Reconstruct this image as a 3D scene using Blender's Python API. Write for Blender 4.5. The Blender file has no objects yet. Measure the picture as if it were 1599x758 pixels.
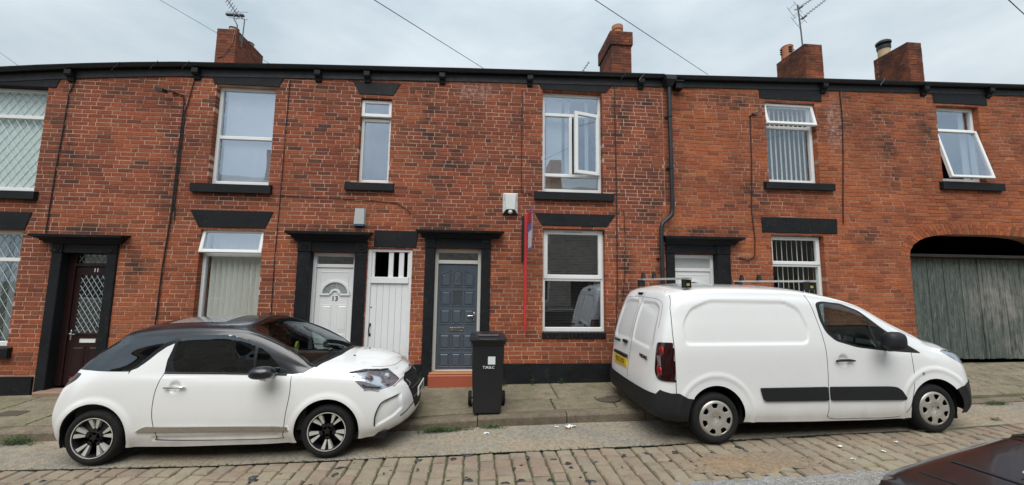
import bpy, bmesh, math, random
import numpy as np
from mathutils import Vector, Matrix
R = math.radians
rnd = random.Random(7)
scene = bpy.context.scene
# ------------------------------------------------------------------ camera, sky, sun
yaw, pitch, roll = 0.080285, 0.102568, 0.012804
fw = Vector((math.sin(yaw)*math.cos(pitch), math.cos(yaw)*math.cos(pitch), math.sin(pitch)))
rt0 = Vector((math.cos(yaw), -math.sin(yaw), 0)); up0 = rt0.cross(fw)
rt = rt0*math.cos(roll) + up0*math.sin(roll); up = -rt0*math.sin(roll) + up0*math.cos(roll)
cd = bpy.data.cameras.new('camera'); cam = bpy.data.objects.new('camera', cd)
scene.collection.objects.link(cam); scene.camera = cam
cam.matrix_world = Matrix(((rt.x, up.x, -fw.x, 0), (rt.y, up.y, -fw.y, -6.8), (rt.z, up.z, -fw.z, 1.74), (0, 0, 0, 1)))
cd.sensor_width = 36; cd.lens = 600/1599*36; cd.clip_start = 0.05; cd.clip_end = 3000

SUN_EL, SUN_AZ = R(60), R(195)      # azimuth measured from +Y, clockwise
world = bpy.data.worlds.new('World'); scene.world = world; world.use_nodes = True
wn, wl = world.node_tree.nodes, world.node_tree.links; wn.clear()
sky = wn.new('ShaderNodeTexSky'); sky.sky_type = 'NISHITA'; sky.sun_disc = False
sky.sun_elevation = SUN_EL; sky.sun_rotation = SUN_AZ; sky.air_density = 1.0; sky.dust_density = 3.0
tc = wn.new('ShaderNodeTexCoord'); mp = wn.new('ShaderNodeMapping'); mp.inputs['Scale'].default_value = (1, 1, 2.6)
mp.inputs['Rotation'].default_value = (0, 0, R(30))
nz = wn.new('ShaderNodeTexNoise'); nz.inputs['Scale'].default_value = 1.7; nz.inputs['Detail'].default_value = 6; nz.inputs['Roughness'].default_value = .55
cr = wn.new('ShaderNodeValToRGB'); cr.color_ramp.elements[0].position = .36; cr.color_ramp.elements[1].position = .66
cr.color_ramp.elements[0].color = (4.1, 4.9, 5.4, 1); cr.color_ramp.elements[1].color = (6.5, 7.1, 7.45, 1)
sp = wn.new('ShaderNodeSeparateXYZ'); ma = wn.new('ShaderNodeMath'); ma.operation = 'MULTIPLY_ADD'; ma.inputs[1].default_value = .55; ma.inputs[2].default_value = .73
ma.use_clamp = False
mx = wn.new('ShaderNodeMix'); mx.data_type = 'RGBA'; mx.inputs['Factor'].default_value = .9
vm = wn.new('ShaderNodeVectorMath'); vm.operation = 'SCALE'
bg = wn.new('ShaderNodeBackground'); bg.inputs['Strength'].default_value = .1; wo = wn.new('ShaderNodeOutputWorld')
wl.new(tc.outputs['Generated'], mp.inputs[0]); wl.new(mp.outputs[0], nz.inputs['Vector']); wl.new(nz.outputs['Fac'], cr.inputs[0])
wl.new(tc.outputs['Generated'], sp.inputs[0]); wl.new(sp.outputs['Z'], ma.inputs[0])
wl.new(sky.outputs[0], mx.inputs['A']); wl.new(cr.outputs[0], mx.inputs['B'])
wl.new(mx.outputs['Result'], vm.inputs[0]); wl.new(ma.outputs[0], vm.inputs['Scale'])
wl.new(vm.outputs[0], bg.inputs[0]); wl.new(bg.outputs[0], wo.inputs[0])

sd = bpy.data.lights.new('sun', 'SUN'); sd.energy = 2.2; sd.angle = R(50); sd.color = (1, .97, .93)
so = bpy.data.objects.new('sun', sd); scene.collection.objects.link(so)
sdir = Vector((math.sin(SUN_AZ)*math.cos(SUN_EL), math.cos(SUN_AZ)*math.cos(SUN_EL), math.sin(SUN_EL)))
so.rotation_euler = sdir.to_track_quat('Z', 'Y').to_euler()
scene.view_settings.view_transform = 'Standard'; scene.view_settings.look = 'None'
scene.view_settings.exposure = 0.45; scene.view_settings.gamma = 1

# ------------------------------------------------------------------ helpers
col = scene.collection
class MB:
    def __init__(s): s.v = []; s.f = []
    def add(s, vs, fs):
        b = len(s.v); s.v += [tuple(p) for p in vs]; s.f += [tuple(b+i for i in f) for f in fs]; return s
    def box(s, x0, x1, y0, y1, z0, z1):
        return s.add([(x0,y0,z0),(x1,y0,z0),(x1,y1,z0),(x0,y1,z0),(x0,y0,z1),(x1,y0,z1),(x1,y1,z1),(x0,y1,z1)],
              [(0,3,2,1),(4,5,6,7),(0,1,5,4),(1,2,6,5),(2,3,7,6),(3,0,4,7)])
    def bbox(s, x0, x1, y0, y1, z0, z1, c=.005):
        """box with chamfered front (low y) edge"""
        return s.add([(x0,y0+c,z0),(x1,y0+c,z0),(x1,y1,z0),(x0,y1,z0),(x0,y0+c,z1),(x1,y0+c,z1),(x1,y1,z1),(x0,y1,z1),
                      (x0+c,y0,z0+c),(x1-c,y0,z0+c),(x1-c,y0,z1-c),(x0+c,y0,z1-c)],
              [(0,3,2,1),(4,5,6,7),(1,2,6,5),(2,3,7,6),(3,0,4,7),(8,9,10,11),(0,1,9,8),(1,5,10,9),(5,4,11,10),(4,0,8,11)])
    def prism(s, poly, y0, y1):
        """polygon in x,z (counter-clockwise seen from -y) extruded y0..y1"""
        n = len(poly)
        vs = [(x,y0,z) for x,z in poly] + [(x,y1,z) for x,z in poly]
        return s.add(vs, [tuple(range(n)), tuple(range(2*n-1, n-1, -1))] + [((i+1)%n, i, n+i, n+(i+1)%n) for i in range(n)])
    def xprism(s, poly, x0, x1):
        """polygon in y,z extruded along x"""
        n = len(poly)
        vs = [(x0,y,z) for y,z in poly] + [(x1,y,z) for y,z in poly]
        return s.add(vs, [tuple(range(n-1,-1,-1)), tuple(range(n, 2*n))] + [(i, (i+1)%n, n+(i+1)%n, n+i) for i in range(n)])
    def tube(s, pts, r, n=6, caps=True):
        pts = [Vector(p) for p in pts]; m = len(pts); vs = []; fs = []
        rr = r if isinstance(r, (list, tuple)) else [r]*m
        prev = None
        for i, p in enumerate(pts):
            t = (pts[min(i+1,m-1)] - pts[max(i-1,0)]).normalized()
            a = prev if prev is not None else (Vector((0,0,1)) if abs(t.z) < .9 else Vector((1,0,0)))
            b = t.cross(a).normalized(); a = b.cross(t).normalized(); prev = a
            for k in range(n):
                q = 2*math.pi*k/n
                vs.append(p + (a*math.cos(q) + b*math.sin(q))*rr[i])
        for i in range(m-1):
            for k in range(n):
                fs.append((i*n+k, i*n+(k+1)%n, (i+1)*n+(k+1)%n, (i+1)*n+k))
        if caps: fs += [tuple(range(n-1,-1,-1)), tuple((m-1)*n+k for k in range(n))]
        return s.add(vs, fs)
    def lathe(s, prof, c=(0,0,0), axis='z', n=24, caps=True):
        vs = []; fs = []; m = len(prof)
        for r, h in prof:
            for k in range(n):
                a = 2*math.pi*k/n; x, y = r*math.cos(a), r*math.sin(a)
                p = {'z': (x,y,h), 'y': (x,h,-y), 'x': (h,x,y)}[axis]
                vs.append((p[0]+c[0], p[1]+c[1], p[2]+c[2]))
        for i in range(m-1):
            for k in range(n): fs.append((i*n+k, i*n+(k+1)%n, (i+1)*n+(k+1)%n, (i+1)*n+k))
        if caps: fs += [tuple(range(n-1,-1,-1)), tuple((m-1)*n+k for k in range(n))]
        return s.add(vs, fs)

def org(p):
    o = Vector((0,0,0))
    while p is not None: o += p.location; p = p.parent
    return o
def mk(name, mb, mat, parent=None, local=False, smooth=False, stuff=False, label=None):
    o0 = Vector((0,0,0)) if local or parent is None else org(parent)
    me = bpy.data.meshes.new(name)
    me.from_pydata([(x-o0.x, y-o0.y, z-o0.z) for x,y,z in mb.v], [], mb.f)
    for m in (mat if isinstance(mat, (list, tuple)) else [mat]): me.materials.append(m)
    if smooth: me.shade_smooth() if smooth is True else me.set_sharp_from_angle(angle=smooth)
    o = bpy.data.objects.new(name, me); col.objects.link(o)
    if parent is not None: o.parent = parent
    if stuff: o['kind'] = 'stuff'
    if label: o['label'] = label
    return o
def tag(o, label, cat=None, group=None, kind=None):
    o['label'] = label
    if cat: o['category'] = cat
    if group: o['group'] = group
    if kind: o['kind'] = kind
    return o
def root(name, loc, label, cat, group=None, rz=0):
    o = bpy.data.objects.new(name, None); col.objects.link(o); o.location = loc; o.rotation_euler.z = rz
    o.empty_display_size = .2
    return tag(o, label, cat, group)
def mirror_copy(o, sx=1, sy=-1):
    c = o.copy(); c.data = o.data.copy(); col.objects.link(c)
    for v in c.data.vertices: v.co.x *= sx; v.co.y *= sy
    c.data.flip_normals(); return c
def text(s, size, mat, parent, mw, depth=.002, name='lettering', align='CENTER', bold=0):
    cu = bpy.data.curves.new('t', 'FONT'); cu.body = s; cu.size = size; cu.extrude = depth; cu.align_x = align; cu.align_y = 'CENTER'; cu.offset = bold
    t = bpy.data.objects.new('t', cu); col.objects.link(t)
    dg = bpy.context.evaluated_depsgraph_get(); me = bpy.data.meshes.new_from_object(t.evaluated_get(dg))
    bpy.data.objects.remove(t); bpy.data.curves.remove(cu)
    me.materials.clear(); me.materials.append(mat); me.transform(mw)
    o = bpy.data.objects.new(name, me); col.objects.link(o); o.parent = parent
    return o
def wallm(x, y, z, parent=None, rot=0):       # text frame facing -y
    o0 = org(parent) if parent else Vector((0,0,0))
    return Matrix.Translation(Vector((x,y,z))-o0) @ Matrix.Rotation(rot, 4, 'Y') @ Matrix.Rotation(R(90), 4, 'X')

# ------------------------------------------------------------------ materials
class NT:
    def __init__(s, name):
        s.m = bpy.data.materials.new(name); s.m.use_nodes = True; s.t = s.m.node_tree; s.t.nodes.clear()
        s.out = s.t.nodes.new('ShaderNodeOutputMaterial')
    def n(s, typ, ins=None, **props):
        nd = s.t.nodes.new('ShaderNode'+typ)
        for k, v in props.items(): setattr(nd, k, v)
        for k, v in (ins or {}).items():
            i = nd.inputs[k]
            if isinstance(v, bpy.types.NodeSocket): s.t.links.new(v, i)
            else: i.default_value = v
        return nd
    def noise(s, vec, scale, detail=3, rough=.55, stretch=None):
        if stretch: vec = s.n('Mapping', {0: vec, 'Scale': stretch}).outputs[0]
        return s.n('TexNoise', {'Vector': vec, 'Scale': scale, 'Detail': detail, 'Roughness': rough}).outputs['Fac']
    def ramp(s, fac, stops, interp='LINEAR'):
        nd = s.n('ValToRGB', {0: fac}); r = nd.color_ramp; r.interpolation = interp
        while len(r.elements) < len(stops): r.elements.new(.5)
        for e, (p, c) in zip(r.elements, stops): e.position = p; e.color = (*c, 1) if len(c) == 3 else c
        return nd.outputs[0]
    def mr(s, v, a, b, c=0, d=1):
        return s.n('MapRange', {0: v, 1: a, 2: b, 3: c, 4: d}).outputs[0]
    def math(s, op, a, b=0, c=0, clamp=False):
        return s.n('Math', {0: a, 1: b, 2: c}, operation=op, use_clamp=clamp).outputs[0]
    def mix(s, f, a, b, mode='MIX'):
        a = (*a, 1) if isinstance(a, tuple) and len(a) == 3 else a; b = (*b, 1) if isinstance(b, tuple) and len(b) == 3 else b
        nd = s.n('Mix', {}, data_type='RGBA', blend_type=mode)
        for k, v in (('Factor', f), ('A', a), ('B', b)):
            i = [q for q in nd.inputs if q.name == k and q.enabled][0]
            if isinstance(v, bpy.types.NodeSocket): s.t.links.new(v, i)
            else: i.default_value = v
        return [q for q in nd.outputs if q.enabled][0]
    def done(s, base, rough=.7, metal=0, spec=.5, bump=None, bs=.3, bd=.01, coat=0, **kw):
        ins = {'Base Color': (*base, 1) if isinstance(base, tuple) and len(base) == 3 else base, 'Roughness': rough, 'Metallic': metal, 'Specular IOR Level': spec, 'Coat Weight': coat, 'Coat Roughness': .05}
        ins.update(kw)
        if bump is not None: ins['Normal'] = s.n('Bump', {'Height': bump, 'Strength': bs, 'Distance': bd}).outputs[0]
        p = s.n('BsdfPrincipled', ins); s.t.links.new(p.outputs[0], s.out.inputs[0]); return s.m
    def pos(s): return s.n('NewGeometry').outputs['Position']
def simple(name, c, rough=.6, metal=0, var=.12, scale=12, bs=.15, **kw):
    t = NT(name); n = t.noise(t.n('TexCoord').outputs['Object'], scale, 4)
    cc = t.mix(n, tuple(x*(1-var) for x in c), tuple(min(1, x*(1+var)) for x in c))
    rr = t.mr(n, .3, .7, max(.02, rough-.08), min(1, rough+.08))
    return t.done(cc, rr, metal, bump=n, bs=bs, bd=.004, **kw)

def blob(t, sx, sz, x0, z0, rx, rz, soft=.5):
    """1 inside an ellipse at (x0,z0) in the wall's own plane, fading out"""
    dx = t.math('DIVIDE', t.math('SUBTRACT', sx, x0), rx); dz = t.math('DIVIDE', t.math('SUBTRACT', sz, z0), rz)
    d = t.math('SQRT', t.math('ADD', t.math('MULTIPLY', dx, dx), t.math('MULTIPLY', dz, dz)))
    return t.mr(d, soft, 1, 1, 0)
def brick_mat():
    t = NT('brick'); P = t.pos(); g = t.n('NewGeometry'); oi = t.n('ObjectInfo')
    r = t.math('FRACT', t.math('ADD', g.outputs['Random Per Island'], oi.outputs['Random']))
    s = t.n('SeparateXYZ', {0: P}); X, Z = s.outputs['X'], s.outputs['Z']
    red = t.ramp(r, [(0, (0.336,0.083,0.039)), (.18, (0.403,0.105,0.046)), (.4, (0.279,0.069,0.034)), (.55, (0.447,0.127,0.053)), (.7, (0.224,0.061,0.034)), (.8, (0.146,0.053,0.034)), (.88, (0.369,0.097,0.044)), (.95, (0.072,0.042,0.034)), (1, (0.369,0.122,0.065))])
    org_ = t.ramp(r, [(0, (0.491,0.137,0.048)), (.25, (0.432,0.115,0.044)), (.45, (0.549,0.164,0.059)), (.65, (0.374,0.099,0.040)), (.8, (0.280,0.077,0.037)), (.9, (0.514,0.148,0.054)), (.965, (0.175,0.060,0.032)), (1, (0.678,0.252,0.092))])
    right = t.mr(t.math('ADD', X, t.math('MULTIPLY', t.noise(P, .9, 3), .8)), 3.55, 4.1)
    low = t.math('MULTIPLY', t.mr(t.math('ADD', Z, t.math('MULTIPLY', t.noise(P, .7, 3), 1.6)), 4.1, 2.9), .55)
    c = t.mix(t.math('MAXIMUM', right, low), red, org_)
    big = t.noise(P, .75, 4, .6); c = t.mix(t.mr(big, .42, .64, 0, .55), c, (.10,.036,.026)); c = t.mix(t.mr(t.noise(P, .45, 3, .6), .5, .7, 0, .35), c, (.50,.17,.07)); c = t.mix(t.math('MULTIPLY', t.mr(Z, 6.6, 8.2), t.mr(t.noise(P, 3.2, 5, .7), .36, .6, .3, .95)), c, (.035,.022,.020))
    mot = t.noise(P, 26, 5, .65, (1,1,1.6)); c = t.mix(t.mr(mot, .38, .68, 0, .62), c, (.075,.032,.025))
    c = t.mix(t.mr(t.noise(P, 60, 3), .58, .72, 0, .3), c, (.55,.24,.13))
    # soot and run-off marks with a shape of their own
    w = t.noise(P, 5.5, 4, .6)
    st = None
    for a in [(-.95,4.5,.28,1.1), (-.6,4.0,.5,.8), (-6.9,3.8,.22,.5), (2.6,4.9,.3,.7), (3.2,3.3,.35,.7), (2.62,2.0,.22,1.0), (-5.25,3.6,.25,1.4), (7.95,5.15,.32,.35), (8.05,4.5,.3,.5), (8.05,3.9,.35,.35), (8.7,5.25,.2,.3),
              (-6.45,2.5,.95,.14), (-2.55,2.63,.9,.12), (-.4,2.72,.95,.14), (4.1,2.72,.95,.16), (-5.65,1.9,.35,.35), (5.2,3.4,.4,.5), (5.0,5.3,1.0,.25), (7.4,2.7,.4,.25), (-1.1,5.1,.5,.25), (3.05,5.2,.4,.25), (8.95,5.0,.25,.5)]:
        b = blob(t, X, Z, *a, soft=.25); st = b if st is None else t.math('MAXIMUM', st, b)
    st = t.math('MULTIPLY', st, t.mr(t.math('ADD', w, t.math('MULTIPLY', r, .28)), .48, .72))
    c = t.mix(t.math('MULTIPLY', st, .8), c, (.035,.028,.025))
    # lime bloom
    lb = t.math('MULTIPLY', t.math('MAXIMUM', blob(t, X, Z, 6.93, 4.9, .25, .8, .2), blob(t, X, Z, -.15, 5.25, .45, .3, .2)), t.mr(t.noise(P, 14, 5), .45, .62, 0, .75))
    c = t.mix(lb, c, (.42,.33,.30))
    return t.done(c, t.mr(mot, .3, .7, .8, .95), spec=.25, bump=t.math('ADD', mot, t.noise(P, 140, 2)), bs=.55, bd=.006)
def mortar_mat():
    t = NT('mortar'); P = t.pos(); s = t.n('SeparateXYZ', {0: P}); X = s.outputs['X']
    n = t.noise(P, 1.3, 5, .7); n2 = t.noise(P, 30, 3)
    c = t.mix(t.mr(n, .4, .62), (.60,.375,.285), (.36,.215,.155))
    right = t.mr(X, 3.38, 3.42); c = t.mix(t.math('MULTIPLY', right, t.mr(t.noise(P, 2.2, 4), .42, .6, .15, .85)), c, (.24,.115,.07))
    c = t.mix(t.mr(n2, .5, .8, 0, .3), c, (.3,.18,.13))
    return t.done(c, .9, spec=.2, bump=n2, bs=.5, bd=.005)
def paint_black():
    t = NT('black_masonry_paint'); P = t.pos(); n = t.noise(P, 3, 5, .65); m = t.noise(P, 45, 3)
    c = t.mix(t.mr(n, .35, .7), (.006,.007,.009), (.012,.0135,.016)); c = t.mix(t.mr(m, .64, .74, 0, .5), c, (.11,.10,.09)); c = t.mix(t.mr(t.noise(P, 7, 6, .75), .58, .68, 0, .45), c, (.055,.052,.048))
    return t.done(c, t.mr(n, .3, .7, .5, .75), spec=.25, bump=t.math('ADD', m, n), bs=.3, bd=.006)
def white_mat(name, c=(.80,.81,.80), rough=.32, dirt=.25):
    t = NT(name); P = t.n('TexCoord').outputs['Object']; n = t.noise(P, 2.5, 5, .6)
    cc = t.mix(t.mr(n, .5, .8, 0, dirt), c, tuple(x*.72 for x in c)); return t.done(cc, t.mr(n, .3, .7, rough-.05, rough+.12), bump=t.noise(P, 30, 2), bs=.04, bd=.003)
def glass_mat(name, refl=.5, tint=(.9,.95,1), trans=(.97,.98,.98), rough=.0, wob=.04):
    t = NT(name); lw = t.n('LayerWeight', {'Blend': .5})
    nb = t.n('Bump', {'Height': t.noise(t.pos(), 1.6, 1), 'Strength': wob, 'Distance': .05}).outputs[0] if wob else None
    gi = {'Color': (*tint, 1), 'Roughness': rough}
    if nb: gi['Normal'] = nb
    g = t.n('BsdfGlossy', gi); tr = t.n('BsdfTransparent', {0: (*trans, 1)})
    f = t.math('ADD', t.math('MULTIPLY', t.math('POWER', lw.outputs['Facing'], 4.0), .6), refl, clamp=True)
    m = t.n('MixShader', {0: f, 1: tr.outputs[0], 2: g.outputs[0]}); t.t.links.new(m.outputs[0], t.out.inputs[0]); return t.m
def car_white():
    t = NT('white_car_paint'); P = t.n('TexCoord').outputs['Object']; s = t.n('SeparateXYZ', {0: P})
    n = t.noise(P, 3, 5, .6); lo = t.mr(s.outputs['Z'], .55, .2)
    c = t.mix(t.math('MULTIPLY', lo, t.mr(n, .35, .65, .1, .45)), (.82,.83,.83), (.42,.38,.33))
    c = t.mix(t.mr(t.noise(P, 9, 5), .62, .72, 0, .06), c, (.4,.38,.35))
    return t.done(c, .22, spec=.5, coat=1, bump=t.noise(P, 1.2, 1), bs=.02, bd=.01)
def car_dark(name, c, coat=1, rough=.25):
    t = NT(name); P = t.n('TexCoord').outputs['Object']
    cc = t.mix(t.mr(t.noise(P, 6, 4), .5, .7, 0, .3), c, tuple(x*2+.01 for x in c)); return t.done(cc, rough, coat=coat, spec=.6)
def sett_mat():
    t = NT('granite_sett'); P = t.pos(); g = t.n('NewGeometry'); oi = t.n('ObjectInfo')
    r = t.math('FRACT', t.math('ADD', g.outputs['Random Per Island'], oi.outputs['Random']))
    c = t.ramp(r, [(0,(.25,.19,.14)),(.3,(.31,.24,.175)),(.5,(.23,.185,.14)),(.7,(.29,.21,.155)),(.85,(.25,.21,.165)),(1,(.33,.27,.20))])
    n = t.noise(P, 28, 5, .65); c = t.mix(t.mr(n, .42, .7, 0, .5), c, (.17,.135,.105)); c = t.mix(t.mr(t.noise(P, 1.3, 5, .65), .44, .62, 0, .75), c, (.30,.265,.185)); c = t.mix(t.mr(t.noise(P, 5, 5, .7), .52, .72, 0, .55), c, (.16,.14,.105))
    c = t.mix(t.mr(t.noise(P, 90, 2), .6, .75, 0, .35), c, (.5,.44,.36))
    return t.done(c, .82, spec=.3, bump=t.math('ADD', n, t.noise(P, 110, 2)), bs=.6, bd=.006)
def flag_mat(name='york_stone', base=(.245,.212,.148), alt=(.16,.14,.10), gr=(.12,.13,.055)):
    t = NT(name); P = t.pos(); g = t.n('NewGeometry'); oi = t.n('ObjectInfo')
    r = t.math('FRACT', t.math('ADD', g.outputs['Random Per Island'], oi.outputs['Random']))
    n = t.noise(P, 3.5, 6, .65, (1,1.8,1)); m = t.noise(P, 40, 4, .7)
    c = t.mix(t.mr(n, .35, .65), base, alt); c = t.mix(t.math('MULTIPLY', r, .35), c, tuple(x*1.4 for x in base))
    c = t.mix(t.mr(t.noise(P, 1.6, 5, .7), .5, .66, 0, .6), c, gr); c = t.mix(t.mr(t.noise(P, 4.5, 6, .75), .5, .62, 0, .6), c, tuple(x*.5 for x in base)); c = t.mix(t.mr(m, .45, .65, 0, .65), c, tuple(x*.40 for x in base))
    c = t.mix(t.mr(t.noise(P, 160, 2), .62, .72, 0, .5), c, (.42,.38,.3))
    return t.done(c, .85, spec=.3, bump=t.math('ADD', n, m), bs=.6, bd=.012)
def asphalt_mat(name, a, b, spk=(.45,.42,.36)):
    t = NT(name); P = t.pos(); n = t.noise(P, 1.6, 6, .7); m = t.noise(P, 75, 3, .8); v = t.n('TexVoronoi', {'Vector': P, 'Scale': 110}).outputs['Distance']
    c = t.mix(t.mr(n, .35, .65), a, b); c = t.mix(t.mr(t.noise(P, .8, 4, .6, (1,2.5,1)), .46, .6, 0, .7), c, (a[0]*1.12, a[1]*.95, a[2]*.74)); c = t.mix(t.mr(m, .48, .62, 0, .9), c, spk); c = t.mix(t.mr(v, .0, .4, .55, 0), c, (.07,.065,.06)); c = t.mix(t.mr(t.noise(P, 22, 5, .75), .44, .62, 0, .6), c, tuple(x*.42 for x in a))
    return t.done(c, .9, spec=.3, bump=t.math('ADD', m, v), bs=.8, bd=.01)
def gate_mat():
    t = NT('weathered_teal_boards'); P = t.pos(); oi = t.n('ObjectInfo')
    s = t.noise(P, 3.2, 6, .7, (5.5,5.5,.6)); s2 = t.noise(P, 9, 6, .75, (4,4,.5)); b = t.noise(P, 1.5, 5, .65)
    c = t.mix(t.mr(s, .35, .62), (.026,.040,.038), (.085,.105,.095)); c = t.mix(t.math('MULTIPLY', oi.outputs['Random'], .35), c, (.03,.05,.05))
    c = t.mix(t.mr(s2, .52, .66, 0, .7), c, (.20,.22,.19)); c = t.mix(t.mr(t.noise(P, 20, 5, .75, (4,4,.35)), .5, .66, 0, .5), c, (.26,.27,.24)); 
    sp_ = t.n('SeparateXYZ', {0: P}); X, Z = sp_.outputs['X'], sp_.outputs['Z']
    w = t.math('MAXIMUM', blob(t, X, Z, 10.35, 1.45, .95, .75, .3), blob(t, X, Z, 10.7, .55, .5, .5, .2))
    c = t.mix(t.math('MULTIPLY', w, t.mr(t.math('ADD', s, t.math('MULTIPLY', t.noise(P, 6, 5), .5)), .60, .92, 0, .75)), c, (.34,.31,.28))
    c = t.mix(t.math('MULTIPLY', t.mr(Z, 1.5, 2.3), t.mr(s2, .5, .64, 0, .5)), c, (.16,.10,.06))
    return t.done(c, .8, bump=t.math('ADD', s, s2), bs=.5, bd=.01)
def stone_mat():
    t = NT('coursed_stone'); P = t.n('TexCoord').outputs['Object']
    b = t.n('TexBrick', {'Vector': t.n('Mapping', {0: P, 'Rotation': (R(90),0,0)}).outputs[0], 'Scale': 2.2, 'Color1': (.46,.42,.35,1), 'Color2': (.30,.27,.22,1), 'Mortar': (.5,.46,.4,1), 'Mortar Size': .02})
    n = t.noise(P, 12, 5, .7); return t.done(t.mix(t.mr(n, .4, .7, 0, .4), b.outputs[0], (.2,.18,.15)), .9, bump=n)
M = dict(brick=brick_mat(), mortar=mortar_mat(), black=paint_black(), upvc=white_mat('white_upvc'), sett=sett_mat(), flag=flag_mat(),
    kerb=flag_mat('gritstone_kerb', (.22,.18,.13), (.13,.105,.08), (.10,.09,.06)), gate=gate_mat(), stone=stone_mat(),
    whitewood=white_mat('white_gloss_wood', (.74,.75,.75), .4, .35), creamwood=white_mat('cream_gloss_wood', (.66,.65,.60), .4, .4),
    glass=glass_mat('window_glass', .30, (.80,.88,1.0)), glass_low=glass_mat('window_glass_dark', .20, (.85,.92,1.0)), glass_net=glass_mat('window_glass_net', .05, (.85,.95,.95)),
    gutter=simple('black_gutter_plastic', (.016,.020,.024), .35), timber=simple('black_fascia', (.008,.009,.011), .6), slate=simple('roof_slate', (.06,.062,.07), .6, scale=5),
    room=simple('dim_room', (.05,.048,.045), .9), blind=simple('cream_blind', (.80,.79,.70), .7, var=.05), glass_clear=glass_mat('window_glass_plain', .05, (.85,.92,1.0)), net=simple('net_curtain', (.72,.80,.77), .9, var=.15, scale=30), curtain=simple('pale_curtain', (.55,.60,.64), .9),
    lead=simple('pale_lead_strip', (.42,.50,.50), .5), brown=simple('dark_mahogany', (.022,.008,.009), .35, scale=20), door15=simple('slate_grey_paint', (.075,.095,.12), .4, var=.06),
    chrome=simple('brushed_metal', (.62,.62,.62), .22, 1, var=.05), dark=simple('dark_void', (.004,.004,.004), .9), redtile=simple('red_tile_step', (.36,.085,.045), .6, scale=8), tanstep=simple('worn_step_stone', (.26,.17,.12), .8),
    ochre=simple('worn_ochre_sill', (.38,.17,.07), .7), terra=simple('terracotta', (.42,.17,.09), .8, scale=10), buff=simple('buff_clay', (.50,.36,.22), .8), cowl=simple('black_cowl', (.015,.015,.016), .5), lead2=simple('sooty_cap', (.07,.07,.055), .9),
    metal=simple('aerial_metal', (.10,.10,.105), .45, .6), cable=simple('black_cable', (.012,.012,.013), .7), wire=simple('grey_wire', (.12,.12,.13), .7),
    boxgrey=simple('grey_plastic_box', (.40,.42,.41), .5), boxwhite=simple('white_plastic_box', (.62,.64,.62), .45), boxblack=simple('black_plastic', (.014,.015,.017), .45, bs=.08), boxblue=simple('blue_plastic', (.05,.11,.22), .4),
    red=simple('red_post', (.52,.03,.035), .5), blue=simple('board_blue', (.12,.16,.42), .5), boardwhite=simple('board_white', (.72,.74,.80), .5),
    carwhite=car_white(), trim=simple('black_trim', (.008,.009,.011), .6, bs=.1), gloss=car_dark('gloss_black_roof', (.008,.010,.016), .35, .3), tyre=simple('tyre_rubber', (.006,.006,.0065), .85, scale=30),
    alloy=simple('machined_alloy', (.66,.66,.63), .35, .35, var=.08), alloyblk=simple('black_alloy', (.012,.012,.013), .35), hub=simple('silver_hubcap', (.50,.48,.44), .38, .55, var=.14, scale=8), carglass=glass_mat('car_glass', .10, (.85,.93,1), (.56,.64,.62), wob=.02), cglassd=glass_mat('privacy_glass', .13, (.85,.93,1), (.14,.15,.16), wob=.02),
    lens=glass_mat('lamp_lens', .12, (1,1,1), (.92,.93,.95), wob=0), refl=simple('lamp_reflector', (.62,.65,.70), .12, .75, var=.35, scale=22), redlens=simple('red_lens', (.30,.006,.008), .12, coat=1), redlens2=simple('dark_red_lens', (.020,.002,.003), .12, coat=1), seam=simple('panel_gap', (.02,.02,.02), .9),
    dimslat=simple('grey_slat', (.13,.13,.125), .7), seat=simple('dark_seat_cloth', (.03,.032,.034), .9), yplate=simple('yellow_plate', (.72,.50,.03), .4), wplate=simple('white_plate', (.75,.75,.72), .4), bin=simple('bin_plastic', (.016,.017,.021), .38, scale=25, bs=.08), paper=simple('white_paper', (.70,.75,.76), .8),
    maroon=car_dark('black_gloss_paint', (.009,.006,.007), .25, .22), sunroof_sky=simple('sunroof_sky_reflection', (.26,.28,.30), .25, coat=1), glass_mid=glass_mat('window_glass_clear', .13, (.82,.9,1.0)), earth=flag_mat('mossy_joint_dirt', (.10,.095,.055), (.06,.065,.03), (.05,.085,.025)),  # sunroof panel: sky reflection painted in as a pale grey base colour
    strip=asphalt_mat('worn_concrete_channel', (.37,.33,.26), (.25,.235,.20)), tarmac=asphalt_mat('grey_tarmac', (.25,.25,.245), (.32,.32,.31), (.6,.6,.6)), patch=asphalt_mat('sandy_concrete', (.34,.255,.175), (.25,.20,.145), (.42,.34,.25)),
    tar=simple('tar_spot', (.03,.032,.036), .5), leaf=simple('weed_leaf', (.042,.088,.022), .8, var=.45, scale=30), mousse=simple('moss', (.05,.085,.02), .9), iron=simple('rusty_iron', (.085,.065,.05), .75), yellow=simple('yellow_tag', (.6,.5,.08), .5))
# ------------------------------------------------------------------ levels along the street
def itp(xs):
    X = [a for a, b in xs]; Y = [b for a, b in xs]
    def f(x):
        if x < X[0]: return Y[0] + (x-X[0])*.03
        if x > X[-1]: return Y[-1] + (x-X[-1])*.03
        return float(np.interp(x, X, Y))
    return f
zb = itp([(-13,-.30),(-8,-.12),(-7,-.10),(-1,-.02),(.6,0),(2.4,.02),(8.3,.32),(10.5,.34),(15,.5)])          # foot of the wall
zk = itp([(-13,-.40),(-5.8,-.16),(-.8,-.12),(0,-.075),(1.2,-.045),(2.4,-.015),(7.5,.05),(15,.3)])            # kerb top
zr = itp([(-13,-.53),(-5.8,-.285),(-.8,-.235),(0,-.205),(1.2,-.175),(2.4,-.155),(7.5,0),(15,.25)])           # road at the kerb
zc = itp([(-13,-.56),(-5,-.305),(-3,-.31),(-.86,-.265),(.4,-.235),(2.2,-.195),(2.8,-.165),(4.4,-.11),(5.8,-.075),(9,.06),(15,.3)])
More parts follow.
